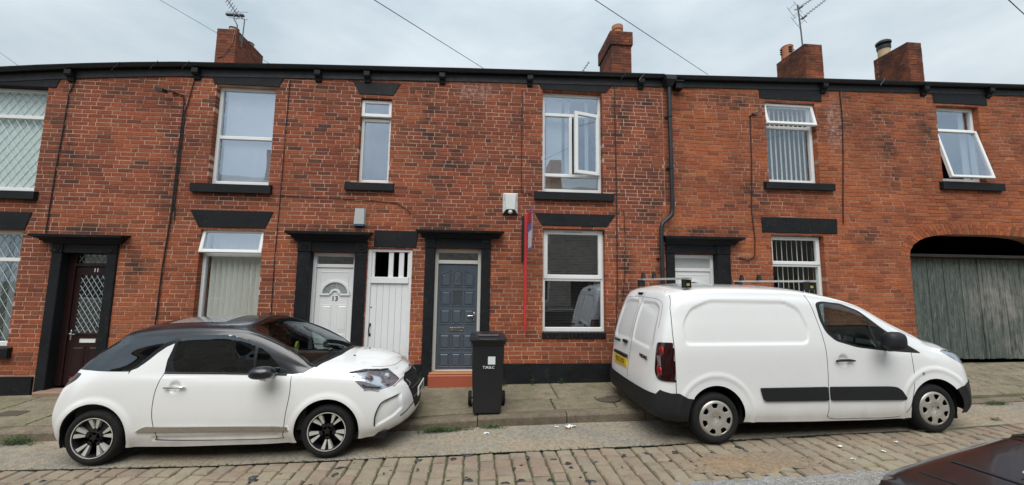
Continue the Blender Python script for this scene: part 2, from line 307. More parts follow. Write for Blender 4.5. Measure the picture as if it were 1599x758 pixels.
zg = itp([(-11,4.90),(-8.1,5.15),(-7.1,5.27),(-5.5,5.41),(-3.2,5.50),(-.1,5.61),(3.4,5.71),(7,5.83),(11.3,5.95),(15,6.05)])  # gutter rim
KY = -1.4; CY = -2.1
def zroad(x, y):
    if y > CY: k = (y-CY)/(KY-CY); return zc(x)*(1-k) + zr(x)*k
    return zc(x)
def zpave(x, y): k = max(0, min(1, y/KY)); return zb(x)*(1-k) + zk(x)*k
def sheet(name, xs, ys, zf, mat, dz=0, yf=None, parent=None):
    mb = MB(); n = len(ys)
    for x in xs:
        for y in ys: mb.v.append((x, y, zf(x, y)+dz))
    for i in range(len(xs)-1):
        for j in range(n-1): mb.f.append((i*n+j, (i+1)*n+j, (i+1)*n+j+1, i*n+j+1))
    return mk(name, mb, mat, parent)
def fr(a, b, s):
    n = max(1, int(round((b-a)/s))); return [a+(b-a)*i/n for i in range(n+1)]
# land far around
g = MB().box(-300, 300, -300, 300, -3.2, -2.6); tag(mk('ground', g, M['earth']), 'bare ground far below and beyond the street', kind='structure')
road = tag(sheet('road', fr(-60,-14,4)+fr(-13,15,.5)+fr(16,60,4), [-6.7,-5,-3.5,-2.8,CY], zroad, M['earth'], -.022), 'cobbled street sloping gently up to the right', kind='structure')
ch = tag(sheet('road_channel', fr(-14,15.5,.25), [CY,-1.9,-1.6,KY+.02], lambda x, y: zroad(x,y)+.002*math.sin(x*5+y*9), M['strip']), 'grey worn concrete channel between kerb and cobbles', kind='structure')
# setts: courses run across the street
def sett_verts(w, l, h, q):
    r_ = random.Random(q); j = lambda a=.009: r_.uniform(-a, a)
    b = [(-w/2+j(),-l/2+j()),(w/2+j(),-l/2+j()),(w/2+j(),l/2+j()),(-w/2+j(),l/2+j())]
    vs = [(x,y,-h) for x,y in b] + [(x,y,-.016+j(.003)) for x,y in b] + [(x*.86,y*.84,0+j(.004)) for x,y in b] + [(j(),j(),.004)]
    fs = [(i,(i+1)%4,4+(i+1)%4,4+i) for i in range(4)] + [(4+i,4+(i+1)%4,8+(i+1)%4,8+i) for i in range(4)] + [(8+i,8+(i+1)%4,12) for i in range(4)]
    return vs, fs
svar = []
for q in range(7):
    me = bpy.data.meshes.new('sett'); vs, fs = sett_verts(.185, .19, .05, q); me.from_pydata(vs, [], fs); me.materials.append(M['sett']); svar.append((me, vs, fs))
setts = []; x = -13.0
while x < 15:
    w = rnd.uniform(.155, .20); y = CY - rnd.uniform(0, .02)
    while y > -6.3:
        l = rnd.uniform(.145, .215)
        yc = y-l/2; xc = x+w/2+.02*math.sin(yc*1.7)
        if not (xc > 1.6 and yc < -3.25-max(0,(2.2-xc))*.35):
            setts.append((xc, yc, w-rnd.uniform(.008,.020), l-rnd.uniform(.014,.026), zroad(xc, yc)+rnd.uniform(-.006,.005)))
        y -= l
    x += w
vis = sorted([s for s in setts if -5.8 < s[0] < 7.5], key=lambda s: -s[1] if s[1] < -3.2 else (abs(s[1]+2.1)+.0*abs(s[0])))
near = set(id(s) for s in sorted([s for s in setts if -5.2 < s[0] < 6.8 and s[1] > -2.95], key=lambda s: (s[0])**2+(s[1]+6.8)**2)[:300])
mb = MB()
for s in setts:
    q = rnd.randrange(7); me, vs, fs = svar[q]; sx, sy = s[2]/.185, s[3]/.19; a = rnd.uniform(-.04,.04); t1, t2 = rnd.uniform(-.03,.03), rnd.uniform(-.03,.03)
    if id(s) in near:
        o = bpy.data.objects.new('sett', me); col.objects.link(o); o.parent = road; o.location = (s[0],s[1],s[4]); o.scale = (sx,sy,1); o.rotation_euler = (t1,t2,a)
    else:
        mb.add([(s[0]+vx*sx-vy*a, s[1]+vy*sy+vx*a, s[4]+vz+vx*t2*-1+vy*t1) for vx,vy,vz in vs], fs)
mk('sett_paving', mb, M['sett'], road, stuff=True)
# tarmac further out on the right, sandy concrete patch, tar spots
mb = MB(); xs = fr(1.1, 15.5, .3)
tp = [(x, -2.98-.02*math.sin(x*2)-max(0,(1.9-x))*.35) for x in xs]
for i, (x, y) in enumerate(tp): mb.v += [(x, y+.03*math.sin(x*7)+.02*math.sin(x*17), zc(x)+.001), (x, y-.12, zc(x)+.012), (x, -6.65, zc(x)+.012)]
for i in range(len(tp)-1): mb.f += [(3*i, 3*i+1, 3*i+4, 3*i+3), (3*i+1, 3*i+2, 3*i+5, 3*i+4)]
tag(mk('tarmac_strip', mb, M['tarmac']), 'grey tarmac surface in the middle of the street', kind='structure')
def flat_blob(name, cx, cy, rx, ry, zf, mat, n=18, dz=.006, seed=0, parent=None, mb=None, rough=.25, nr=3):
    r_ = random.Random(seed); own = mb is None; mb = mb or MB(); b = len(mb.v)
    mb.v.append((cx, cy, zf(cx,cy)+dz))
    ks = [1+r_.uniform(-rough, rough) for _ in range(n)]
    for j in range(1, nr+1):
        for i in range(n):
            a = 2*math.pi*i/n; k = ks[i]*j/nr; x = cx+rx*k*math.cos(a); y = cy+ry*k*math.sin(a); mb.v.append((x, y, zf(x,y)+dz-(.012 if j == nr else 0)))
    for i in range(n): mb.f.append((b, b+1+i, b+1+(i+1)%n))
    for j in range(nr-1):
        for i in range(n): mb.f.append((b+1+j*n+i, b+1+(j+1)*n+i, b+1+(j+1)*n+(i+1)%n, b+1+j*n+(i+1)%n))
    if own: return mk(name, mb, mat, parent)
tag(flat_blob('concrete_patch', 2.95, -2.66, .66, .25, zroad, M['patch'], 30, .013, 3, nr=8, rough=.3), 'sandy concrete patch smeared over the cobbles', kind='structure')
mb = MB()
for i in range(75):
    x = rnd.uniform(-5.2, 3.2); y = rnd.uniform(-3.0, -2.12)
    if x > 1.3 and y < -2.7: continue
    r_ = rnd.uniform(.012, .045); flat_blob('', x, y, r_*rnd.uniform(.8,1.6), r_, zroad, None, 9, .008, i, mb=mb, rough=.45, nr=2)
mk('tar_spots', mb, M['tar'], road, stuff=True)

# pavement: mossy bed, flagstones, kerb stones
pave = tag(sheet('pavement', fr(-14,15.5,.5), fr(KY+.04, .02, .35), zpave, M['earth'], -.014), 'stone flag pavement in front of the terraced houses', kind='structure')
def slab(x0, x1, y0, y1, mat, name, parent, g=.006, th=.05, top=0, jit=.003, sk=0, round_=.006):
    j = lambda: rnd.uniform(-jit, jit)
    P = [(x0+g+sk*rnd.random(), y0+g), (x1-g+sk*rnd.random(), y0+g), (x1-g, y1-g), (x0+g, y1-g)]
    tz = [zpave(a, b)+top+j() for a, b in P]; cx = (x0+x1)/2; cy = (y0+y1)/2; c = round_
    T = [(a+(c if a < cx else -c), b+(c if b < cy else -c)) for a, b in P]
    mb = MB().add([(a,b,z-th) for (a,b),z in zip(P,tz)] + [(a,b,z-c) for (a,b),z in zip(P,tz)] + [(a,b,z) for (a,b),z in zip(T,tz)],
        [(i,(i+1)%4,4+(i+1)%4,4+i) for i in range(4)] + [(4+i,4+(i+1)%4,8+(i+1)%4,8+i) for i in range(4)] + [(8,9,10,11)])
    return mk(name, mb, mat, parent)
for (ya, yb), st in zip(((KY+.17,-.78),(-.78,-.02)), (-12.6, -12.9)):
    x = st
    while x < 7.2:
        w = rnd.uniform(.75, 1.2); w = min(w, 7.25-x) if x+w > 6.9 else w
        slab(x, x+w, ya+rnd.uniform(-.0,.01), yb, M['flag'], 'paving_slab', pave); x += w
x = 7.26
while x < 13.5:                                             # setts of the gateway apron
    w = rnd.uniform(.24, .34); y = KY+.17
    while y < -.05:
        l = rnd.uniform(.13, .17); l = min(l, -.02-y); 
        if l > .05: slab(x, x+w, y, y+l, M['flag'], 'apron_sett', pave, g=.007, jit=.008, round_=.012)
        y += l
    x += w
for a, b in zip([-12.2,-10.9,-9.6,-8.4,-7.2,-6.0,-4.7,-3.6,-2.4,-1.2,.0,1.22,2.33,3.5,4.7,5.9,7.1,8.3,9.5,10.8,12.0], [-10.9,-9.6,-8.4,-7.2,-6.0,-4.7,-3.6,-2.4,-1.2,.0,1.22,2.33,3.5,4.7,5.9,7.1,8.3,9.5,10.8,12.0,13.2]):
    mb = MB(); n = 7; prof = [(KY, -.25), (KY-.004, -.035), (KY+.012, -.010), (KY+.035, 0), (KY+.155, .003), (KY+.162, -.10)]
    jy = rnd.uniform(-.008,.008); jz = rnd.uniform(-.004,.004)
    for i in range(n):
        x = a+.007+(b-a-.014)*i/(n-1); wy = rnd.uniform(-.006,.006); wz = rnd.uniform(-.004,.004)
        mb.v += [(x, y+jy+wy*(k in (1,2,3)), zk(x)+z+jz+wz*(k in (2,3))) for k, (y, z) in enumerate(prof)]
    m = len(prof)
    for i in range(n-1): mb.f += [(i*m+k, (i+1)*m+k, (i+1)*m+k+1, i*m+k+1) for k in range(m-1)]
    mb.f += [tuple(range(m))[::-1], tuple((n-1)*m+k for k in range(m))]
    mk('kerb_stone', mb, M['kerb'], pave)
# opposite pavement under the photographer
opp = tag(mk('opposite_pavement', MB().box(-14,15.5,-8.6,-6.62,-.6,-.02), M['flag']), 'stone pavement on the near side of the street', kind='structure')

# ------------------------------------------------------------------ houses
L_, H_ = .235, .0715
HX = [('h11',-11.0,-5.25), ('h13',-5.25,-1.08), ('h15',-1.08,3.405), ('h17',3.405,7.35), ('h19',7.35,14.2)]
labels = {'h11': 'terraced brick house with the dark brown lattice-glazed door number 11', 'h13': 'terraced brick house with white door number 13 and a white alley gate',
    'h15': 'terraced brick house with the slate grey panelled door and a downpipe at its right end', 'h17': 'orange brick terraced house behind the white van with a half-hidden white door', 'h19': 'orange brick house with the wide arched gateway closed by weathered teal boards'}
OPEN = {'h11': [(-8.75,-7.33,3.12,4.90), (-8.85,-7.40,.62,2.47), (-6.76,-6.07,-.4,2.12), (-10.4,-9.6,3.12,4.9)],
        'h13': [(-4.66,-3.67,3.34,5.11), (-4.69,-3.69,.80,2.55), (-2.89,-2.15,-.3,2.21), (-1.95,-1.19,-.3,2.29), (-2.20,-1.66,3.45,5.0)],
        'h15': [(-.81,.01,-.3,2.31), (1.09,2.22,3.39,5.32), (1.105,2.245,.87,2.71)],
        'h17': [(3.54,4.36,-.2,2.30), (5.49,6.54,3.72,5.34), (5.47,6.53,.90,2.69)],
        'h19': [(9.20,10.16,3.87,5.45), (8.31,11.49,-.1,2.345)]}
ARC = (9.9, 1.59, 2.345, .445)
def arcz(x, dr=0):
    u = min(1, abs((x-ARC[0])/(ARC[1]+dr))); return ARC[2]+(ARC[3]+dr)*math.sqrt(max(0, 1-u**4))
def arcx(z): # half width of the arch opening at height z
    k = (z-ARC[2])/ARC[3]
    return ARC[1] if k <= 0 else (ARC[1]*(1-k*k)**.25 if k < 1 else 0)
PL = {'h11': .17, 'h13': .30, 'h15': .335, 'h17': .36, 'h19': None}
bricks = {k: [] for k, _, _ in HX}
r0 = -8; row = 0; z = -.45
while z < 5.95:
    z1 = z+H_; x = -11.0 + (0 if row % 2 else .1175); hd = row % 6 == 0; k = 0; zz0, zz1 = z+.0045, z1-.0045
    while x < 14.2:
        w = L_ if not hd or k % 2 else L_*.5; k += 1
        w *= 1+rnd.uniform(-.03, .03); a, b = x+.0045, min(x+w-.0045, 14.19); x += w; c = (a+b)/2
        if b-a < .03: continue
        hn = next((n for n, p, q in HX if p <= c < q), 'h19')
        # the straight joint beside the downpipe
        if a < 3.405 < b:
            if 3.400-a > .03: bricks['h15'].append((a, 3.400, zz0, zz1)) if not any(o[2] < zz1 and zz0 < o[3] and o[0] < 3.4 < o[1] for o in OPEN['h15']) and z > .33 and zz0 < zg(3.4)-.06 else None
            a = 3.410; c = (a+b)/2; hn = 'h17'
            if b-a < .03: continue
        if PL[hn] is not None and z < PL[hn]-.01: continue
        if hn == 'h19' and z < zb(c)-.05: continue
        if zz0 > zg(c)-.06: continue
        segs = [(a+.0015, b-.0015, zz0+.001, zz1-.001)]
        for (ox0, ox1, oz0, oz1) in OPEN[hn]+[o for n, p, q in HX if n != hn for o in OPEN[n]]:
            ns = []
            for (sa, sb, s0, s1) in segs:
                ov = min(s1, oz1)-max(s0, oz0)
                if ov <= .001 or sb <= ox0 or sa >= ox1: ns.append((sa, sb, s0, s1)); continue
                if ov > .5*(s1-s0) or True and ov > .03:
                    if sa < ox0-.02: ns.append((sa, ox0, s0, s1))
                    if sb > ox1+.02: ns.append((ox1, sb, s0, s1))
                    if s1 > oz1+.015: ns.append((max(sa,ox0), min(sb,ox1), oz1, s1))
                else: ns.append((sa, sb, oz1 if oz1 < (s0+s1)/2 else s0, s1 if oz1 < (s0+s1)/2 else oz0))
            segs = ns
        if ARC[2]-.02 < z < ARC[2]+ARC[3]+.02:
            hw = arcx(max(ARC[2], z)); hw = hw + .10; ns = []; xl, xr = ARC[0]-hw, ARC[0]+hw
            if hw > .11:
                for (sa, sb, s0, s1) in segs:
                    if sb <= xl or sa >= xr: ns.append((sa, sb, s0, s1)); continue
                    if sa < xl-.02: ns.append((sa, xl, s0, s1))
                    if sb > xr+.02: ns.append((xr, sb, s0, s1))
                segs = ns
        for s in segs:
            if s[1]-s[0] > .02 and s[3]-s[2] > .012: bricks[hn].append(s)
    z = z1; row += 1
bcache = {}
def brick_mesh(w, h):
    key = (round(w,2), round(h,3), rnd.randrange(2))
    if key not in bcache:
        r_ = random.Random(hash(key)); j = lambda a=.0012: r_.uniform(-a, a); w, h = key[0], key[1]
        me = bpy.data.meshes.new('brick'); m = MB().bbox(-w/2, w/2, 0, .10, -h/2, h/2, .0035)
        me.from_pydata([(a+j(),b,c+j()) for a,b,c in m.v], [], m.f); me.materials.append(M['brick']); bcache[key] = me
    return bcache[key]
HOUSE = {}; WALL = {}
for hn, xa, xb in HX:
    r = root('terraced_house', ((xa+xb)/2, 0, zb((xa+xb)/2)), labels[hn], 'house', 'houses of the brick terrace'); HOUSE[hn] = r
    # wall backing with real openings
    ops = [(a-.004, b+.004, c-.004, d+.004) for a, b, c, d in OPEN[hn]]
    xs = sorted(set([xa, xb]+[v for o in ops for v in o[:2]]+fr(xa, xb, .8))); zs0 = sorted(set([-.6]+[v for o in ops for v in o[2:]]))
    mb = MB()
    for i in range(len(xs)-1):
        p, q = xs[i], xs[i+1]
        lv = [z for z in zs0 if z < min(zg(p), zg(q))-.12]
        for j in range(len(lv)):
            za = lv[j]; top = j == len(lv)-1; zt = None if top else lv[j+1]; cz = (za+(zt or za+.05))/2 if not top else za+.02
            if any(o[0]-1e-6 <= p and q <= o[1]+1e-6 and o[2] < cz < o[3] for o in ops): continue
            z2p, z2q = (zg(p)-.02, zg(q)-.02) if top else (zt, zt)
            mb.add([(p,.0045,za),(q,.0045,za),(q,.0045,z2q),(p,.0045,z2p)], [(0,1,2,3)])
    for o in ops:
        a, b, c, d = o
        mb.add([(a,.0045,c),(a,.0045,d),(a,.26,d),(a,.26,c),(b,.0045,c),(b,.0045,d),(b,.26,d),(b,.26,c)], [(0,1,2,3),(4,7,6,5),(0,3,7,4),(1,5,6,2)])
    if hn == 'h19':
        n = 26; a0, a1 = ARC[0]-ARC[1], ARC[0]+ARC[1]
    w = mk('wall', mb, M['mortar'], r); WALL[hn] = w
    bl = bricks[hn]; inv = [b for b in bl if -8.1 < b[0] < 11.3]
    sel = set(id(b) for b in sorted(inv, key=lambda b: ((b[0]+b[1])/2)**2+((b[2]+b[3])/2-1.74)**2)[:300])
    mb = MB(); o0 = org(w)
    for b in bl:
        py = rnd.uniform(-.0035, .0015)
        if id(b) in sel:
            me = brick_mesh(b[1]-b[0], b[3]-b[2]); o = bpy.data.objects.new('brick', me); col.objects.link(o); o.parent = w
            o.location = Vector(((b[0]+b[1])/2, py, (b[2]+b[3])/2))-o0; o.rotation_euler.y = rnd.uniform(-.003,.003)
        else:
            mb.bbox(b[0], b[1], py, .10, b[2]+rnd.uniform(-.001,.001), b[3]+rnd.uniform(-.001,.001), .0035)
    mk('brickwork', mb, M['brick'], w, stuff=True)
    # sides, back, roof
    zt = min(zg(xa), zg(xb))-.1; mb = MB()
    mb.box(xa, xb, 7.8, 8.0, -.6, zt)
    for xx in (xa+.002, xb-.122): mb.xprism([(.28,-.6),(7.8,-.6),(7.8,zt),(4,zt+1.75),(.28,zt+.05)], xx, xx+.12)
    mk('back_wall', mb, M['stone'], r)
    mb = MB(); n = 26
    for x in (xa, xb):
        e = zg(x)
        for k in range(n+1):
            y = -.07+(4.07)*k/n; mb.v += [(x, y, e+.015+(y+.07)*.49), (x, y, e-.004+(y+.07)*.49)]
    m = 2*(n+1); k0 = list(range(0, m-2)); 
    for k in range(m-2): mb.f.append((k, m+k, m+k+1, k+1)) if k % 1 == 0 and k < m-1 else None
    for x in (xa, xb): pass
    mb.add([(xa,4,zg(xa)+2.01),(xb,4,zg(xb)+2.01),(xb,8.1,zg(xb)),(xa,8.1,zg(xa))], [(0,1,2,3)])
    rf = mk('roof', mb, M['slate'], r)
    mb = MB().tube([(xa,4,zg(xa)+2.03),(xb,4,zg(xb)+2.03)], .09, 8); mk('ridge_tiles', mb, M['slate'], rf)

def piece_x(a, b, f, s=.7):   # points along x following f
    return [(x, f(x)) for x in fr(a, b, s)]
# gutters and fascias, one length per house
for hn, xa, xb in HX:
    r = HOUSE[hn]; pts = piece_x(xa, xb, zg); up_ = .0 if hn in ('h11','h13','h15') else -.012
    mb = MB(); prof = [(.0,-.01),(-.03,-.055),(-.075,-.066),(-.115,-.045),(-.125,.0),(-.118,.0),(-.108,-.035),(-.075,-.052),(-.035,-.045),(-.006,.0)]
    m = len(prof)
    for x, z in pts: mb.v += [(x, y-.005, z+zz+up_) for y, zz in prof]
    for i in range(len(pts)-1): mb.f += [(i*m+k, (i+1)*m+k, (i+1)*m+(k+1)%m, i*m+(k+1)%m) for k in range(m)]
    mb.f += [tuple(range(m)), tuple((len(pts)-1)*m+k for k in range(m))[::-1]]
    mk('gutter', mb, M['gutter'], r, smooth=R(50))
    mb = MB()
    for x, z in pts: mb.v += [(x,-.02,z-.02),(x,-.02,z-.20),(x,.01,z-.20),(x,.01,z-.02)]
    for i in range(len(pts)-1): mb.f += [(i*4+k, (i+1)*4+k, (i+1)*4+(k+1)%4, i*4+(k+1)%4) for k in range(4)]
    mk('fascia', mb, M['timber'], r)
for x in (-9.2,-6.97,-4.98,-2.95,-2.1,-.77,.84,2.97,6.72,8.92,10.4,12.5):
    hn = next(n for n, p, q in HX if p <= x < q); z = zg(x)
    mb = MB().xprism([(-.105,z-.085),(-.105,z-.16),(-.085,z-.19),(-.05,z-.20),(-.035,z-.255),(.005,z-.275),(.005,z-.085)][::-1], x-.05, x+.05)
    mk('gutter_bracket', mb, M['black'], HOUSE[hn])

def lintel(hn, a0, a1, z1, b0, b1, z0, name='lintel', y=-.012, mat='black'):
    mb = MB().prism([(b0,z0),(b1,z0),(a1,z1),(a0,z1)], y, .12); o = mk(name, mb, M[mat], HOUSE[hn])
    m = o.modifiers.new('b', 'BEVEL'); m.width = .006; m.segments = 1; return o
def sill(hn, x0, x1, z0, z1, y=-.07):
    mb = MB().xprism([(y,z0),(.16,z0),(.16,z1+.01),(.03,z1+.004),(y,z1-.012)][::-1], x0, x1); return mk('sill', mb, M['black'], HOUSE[hn])
def rect_frame(mb, x0, x1, z0, z1, y0, y1, w, wb=None, wt=None):
    wb = w if wb is None else wb; wt = w if wt is None else wt; c = .006
    mb.bbox(x0, x0+w, y0, y1, z0, z1, c).bbox(x1-w, x1, y0, y1, z0, z1, c).bbox(x0+w+.0004, x1-w-.0004, y0+.0015, y1, z0, z0+wb, c).bbox(x0+w+.0004, x1-w-.0004, y0+.0015, y1, z1-wt, z1, c)
def pane(parent, x0, x1, z0, z1, y, mat='glass', name='pane'):
    return mk(name, MB().box(x0, x1, y, y+.006, z0, z1), M[mat], parent)
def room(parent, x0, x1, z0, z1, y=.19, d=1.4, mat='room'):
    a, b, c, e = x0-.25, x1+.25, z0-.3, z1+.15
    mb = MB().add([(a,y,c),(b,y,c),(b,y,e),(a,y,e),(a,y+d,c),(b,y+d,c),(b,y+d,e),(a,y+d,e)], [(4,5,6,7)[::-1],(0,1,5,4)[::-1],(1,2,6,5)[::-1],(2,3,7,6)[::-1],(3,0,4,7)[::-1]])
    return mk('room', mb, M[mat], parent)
def sash(parent, x0, x1, z0, z1, y, w, hinge=None, ang=0, glass='glass', mat='upvc', name='sash'):
    """opening light: frame plus pane, turned about one edge"""
    mb = MB(); rect_frame(mb, x0, x1, z0, z1, y-.025, y+.03, w); pb = MB().box(x0+w-.003, x1-w+.003, y+.0, y+.006, z0+w-.003, z1-w+.003)
    def turn(m):
        if not hinge: return
        c, s = math.cos(ang), math.sin(ang)
        out = []
        for X, Y, Z in m.v:
            if hinge == 'top': dy, dz = Y-y, Z-z1; out.append((X, y+dy*c+dz*s, z1+dz*c-dy*s))      # bottom swings out
            elif hinge == 'right': dx, dy = X-x1, Y-y; out.append((x1+dx*c-dy*s, y+dy*c+dx*s, Z))   # left edge swings out
        m.v = out
    turn(mb); turn(pb)
    a = mk(name, mb, M[mat], parent); b = mk('pane', pb, M[glass], parent); return a
def slats(parent, x0, x1, z0, z1, y, sp=.088, w=.085, ang=.65, mat='blind', skip=()):
    mb = MB(); x = x0+.02; i = 0
    while x < x1:
        if i not in skip:
            c, s = math.cos(ang+rnd.uniform(-.12,.12))*w/2, math.sin(ang)*w/2
            mb.add([(x-c,y-s,z0),(x+c,y+s,z0),(x+c,y+s,z1),(x-c,y-s,z1)], [(0,1,2,3)])
            mb.box(x-.005, x+.005, y-.006, y+.006, z1, z1+.03)
        x += sp; i += 1
    return mk('blind_slats', mb, M[mat], parent, stuff=True)
def lattice(parent, x0, x1, z0, z1, y, dx=.13, dz=.19, w=.0045, mat='lead'):
    mb = MB(); k = dz/dx
    c = x0-(z1-z0)/k
    while c < x1+(z1-z0)/k:
        for sg in (1, -1):
            # line z = z0 + sg*k*(x-c)
            pts = []
            for xx in (x0, x1):
                zz = z0+sg*k*(xx-c)
                if z0 <= zz <= z1: pts.append((xx, zz))
            for zz in (z0, z1):
                xx = c+(zz-z0)/(sg*k)
                if x0 < xx < x1: pts.append((xx, zz))
            if len(pts) >= 2:
                (ax, az), (bx, bz) = pts[0], pts[-1]
                if abs(ax-bx)+abs(az-bz) > .02: mb.tube([(ax,y,az),(bx,y,bz)], w, 4, False)
        c += dx
    return mk('lead_lattice', mb, M[mat], parent, stuff=True)
def win_frame(hn, o, w=.055, y0=.10, mull=(), trans=(), name='window', mat='upvc'):
    x0, x1, z0, z1 = o; mb = MB(); rect_frame(mb, x0, x1, z0, z1, y0, y0+.07, w, wb=w+.02)
    for t in trans: mb.bbox(x0+w+.0006, x1-w-.0006, y0+.003, y0+.068, t-.03, t+.03, .006)
    for m, a, b in mull: mb.bbox(m-.03, m+.03, y0+.0045, y0+.067, a, b, .006)
    return mk(name, mb, M[mat], HOUSE[hn])
def room_for(win, o): room(win, *o)
# ---- house 11
o = OPEN['h11'][0]; sill('h11', -8.9, -7.25, 2.98, 3.12); lintel('h11', -8.95, -7.14, 5.09, -8.85, -7.21, 4.90)
w = win_frame('h11', o, trans=(4.41,)); pane(w, o[0]+.05, o[1]-.05, 3.18, 4.39, .13, 'glass_net'); pane(w, o[0]+.05, o[1]-.05, 4.43, 4.85, .13, 'glass_net'); room(w, *o)
mk('net_curtain', MB().box(o[0]+.02, o[1]-.02, .19, .195, 3.15, 4.88), M['net'], w)
lattice(w, o[0]+.055, o[1]-.055, 3.195, 4.38, .124, .13, .2, .006); lattice(w, o[0]+.055, o[1]-.055, 4.44, 4.845, .124, .13, .2, .006)
o = OPEN['h11'][3]; w = win_frame('h11', o, trans=(4.41,)); pane(w, o[0]+.05, o[1]-.05, 3.18, 4.85, .13); room(w, *o)
o = OPEN['h11'][1]; sill('h11', -9.0, -7.31, .46, .62); lintel('h11', -9.0, -7.30, 2.77, -8.92, -7.38, 2.475)
w = win_frame('h11', o, trans=(2.0,)); pane(w, o[0]+.05, o[1]-.05, .68, 1.98, .13, 'glass_low'); pane(w, o[0]+.05, o[1]-.05, 2.02, 2.42, .13, 'glass_low'); room(w, *o)
lattice(w, o[0]+.055, o[1]-.055, .69, 1.97, .124, .13, .2); lattice(w, o[0]+.055, o[1]-.055, 2.03, 2.415, .124, .13, .2)
slats(w, o[0], o[1], .7, 2.4, .3, .12, .09, .9, 'curtain', skip=(1,2,5,8))
mk('plinth', MB().box(-11.0,-6.95,-.03,.1,-.6,.17).box(-5.9,-5.2501,-.03,.1,-.6,.17), M['black'], HOUSE['h11'])

def surround(hn, xo0, xo1, xi0, xi1, zbase, ze0, ze1, zc1, cx0, cx1, label=None, roundels=True, cor=.2):
    """painted stone door case: two pilasters, entablature with corner blocks, moulded cornice"""
    r = HOUSE[hn]; mb = MB()
    s = mk('door_surround', MB().bbox(xi0-.0005, xi1+.0005, -.02, .12, ze0+.001, ze1-.001, .004), M['black'], r, label=label)
    for a, b in ((xo0, xi0+.006), (xi1-.006, xo1)):
        mk('pilaster', MB().bbox(a, b, -.032, .26, zbase, ze0-.0015, .008), M['black'], s)
        mk('corner_block', MB().bbox(a-.004, b+.004, -.042, .12, ze0, ze1, .008), M['black'], s)
        if roundels:
            cxm, czm, rr = (a+b)/2, (ze0+ze1)/2, min(.055, (b-a)*.38)
            mk('roundel', MB().lathe([(rr,-.042),(rr,-.052),(rr*.75,-.056),(rr*.55,-.046),(rr*.3,-.046),(rr*.2,-.058),(.001,-.060)], (cxm,0,czm), 'y', 16), M['black'], s, smooth=R(40))
    h = zc1-ze1; prof = [(0,0),(-.05,0),(-.06,.25),(-.09,.30),(-.10,.48),(-.16,.62),(-.165,.68),(-.195,.70),(-.20,.95),(-.17,1.0),(.02,1.08)]
    mb = MB(); m = len(prof)
    for x, ex in ((cx0, -1), (cx1, 1)):
        for y, k in prof:
            t = 1-min(1, max(0, (-y-.0)/.20)); mb.v.append((x-ex*t*.13 if y < .01 else x, y-.001, ze1+h*k))
    mb.f += [(i, m+i, m+i+1, i+1) for i in range(m-1)] + [tuple(range(m)), tuple(range(m, 2*m))[::-1]]
    mb.add([(cx0,.02,ze1),(cx1,.02,ze1),(cx1,.02,zc1),(cx0,.02,zc1)], [(0,1,2,3)])
    mk('cornice', mb, M['black'], s); return s
def letterbox(par, x, z, y, w=.26, h=.055, mat='chrome', hole=True):
    mb = MB(); rect_frame(mb, x-w/2, x+w/2, z-h/2, z+h/2, y-.012, y+.001, .008); mb.bbox(x-w/2+.009, x+w/2-.009, y-.008, y+.001, z-h/2+.009, z+h/2-.009, .003)
    return mk('letterbox', mb, M[mat], par)
def lever(par, x, z, y, sg=-1, mat='chrome'):
    return mk('handle', MB().bbox(x-.016, x+.016, y-.008, y, z-.09, z+.07, .003).tube([(x,y-.004,z+.01),(x,y-.045,z+.01),(x+sg*.03,y-.05,z+.01),(x+sg*.11,y-.048,z+.008)], .010, 6), M[mat], par, smooth=R(60))
def moulding(par, x0, x1, z0, z1, y, mat, name='panel', w=.018, raise_=.012, arch=0):
    """a panel: moulded rim and raised field"""
    mb = MB()
    def ring(ins, yy):
        a, b, c, d = x0+ins, x1-ins, z0+ins, z1-ins
        return [(a,yy,c),(b,yy,c),(b,yy,d-arch*(1 if arch < 0 else 0)),(a,yy,d)] if not arch else [(a,yy,c),(b,yy,c)]+[(b-(b-a)*t, yy, d-(arch_z(t))) for t in [i/8 for i in range(9)]]
    def arch_z(t): return {'c': .06*(2*t-1)**2, 'l': .07*t, 'r': .07*(1-t)}.get(arch, 0)
    rs = [ring(0, y-.0005), ring(w*.35, y-raise_*.8), ring(w*.9, y-.002), ring(w*1.3, y-.002), ring(w*2.2, y-raise_)]
    n = len(rs[0]); b = len(mb.v)
    for q in rs: mb.v += q
    for k in range(len(rs)-1): mb.f += [(b+k*n+i, b+k*n+(i+1)%n, b+(k+1)*n+(i+1)%n, b+(k+1)*n+i) for i in range(n)]
    mb.f.append(tuple(b+(len(rs)-1)*n+i for i in range(n))); return mk(name, mb, M[mat], par)
# door 11
surround('h11', -6.91, -5.93, -6.76, -6.07, -.12, 2.12, 2.27, 2.41, -7.12, -5.76)
d = mk('door', MB().bbox(-6.66,-6.07,.135,.18,-.0,1.90,.004), M['brown'], HOUSE['h11']); zz = .135
mb = MB(); mb.bbox(-6.76,-6.662,.11,.2,-.0,2.115,.005).bbox(-6.6615,-6.07,.112,.2,1.905,1.96,.005); mk('door_frame', mb, M['brown'], HOUSE['h11'])
f = pane(d, -6.655, -6.08, 1.965, 2.11, .16, 'glass_low', 'fanlight'); lattice(d, -6.655, -6.08, 1.965, 2.11, .154, .085, .13); pane(d, -6.56, -6.15, .83, 1.76, .128, 'glass_low', 'door_glass'); lattice(d, -6.56, -6.15, .83, 1.76, .124, .085, .13)
mb = MB(); rect_frame(mb, -6.59, -6.12, .80, 1.79, .115, .136, .028); mk('glazing_bead', mb, M['brown'], d)
mk('net_curtain', MB().box(-6.65,-6.08,.23,.235,1.96,2.11), M['curtain'], d)
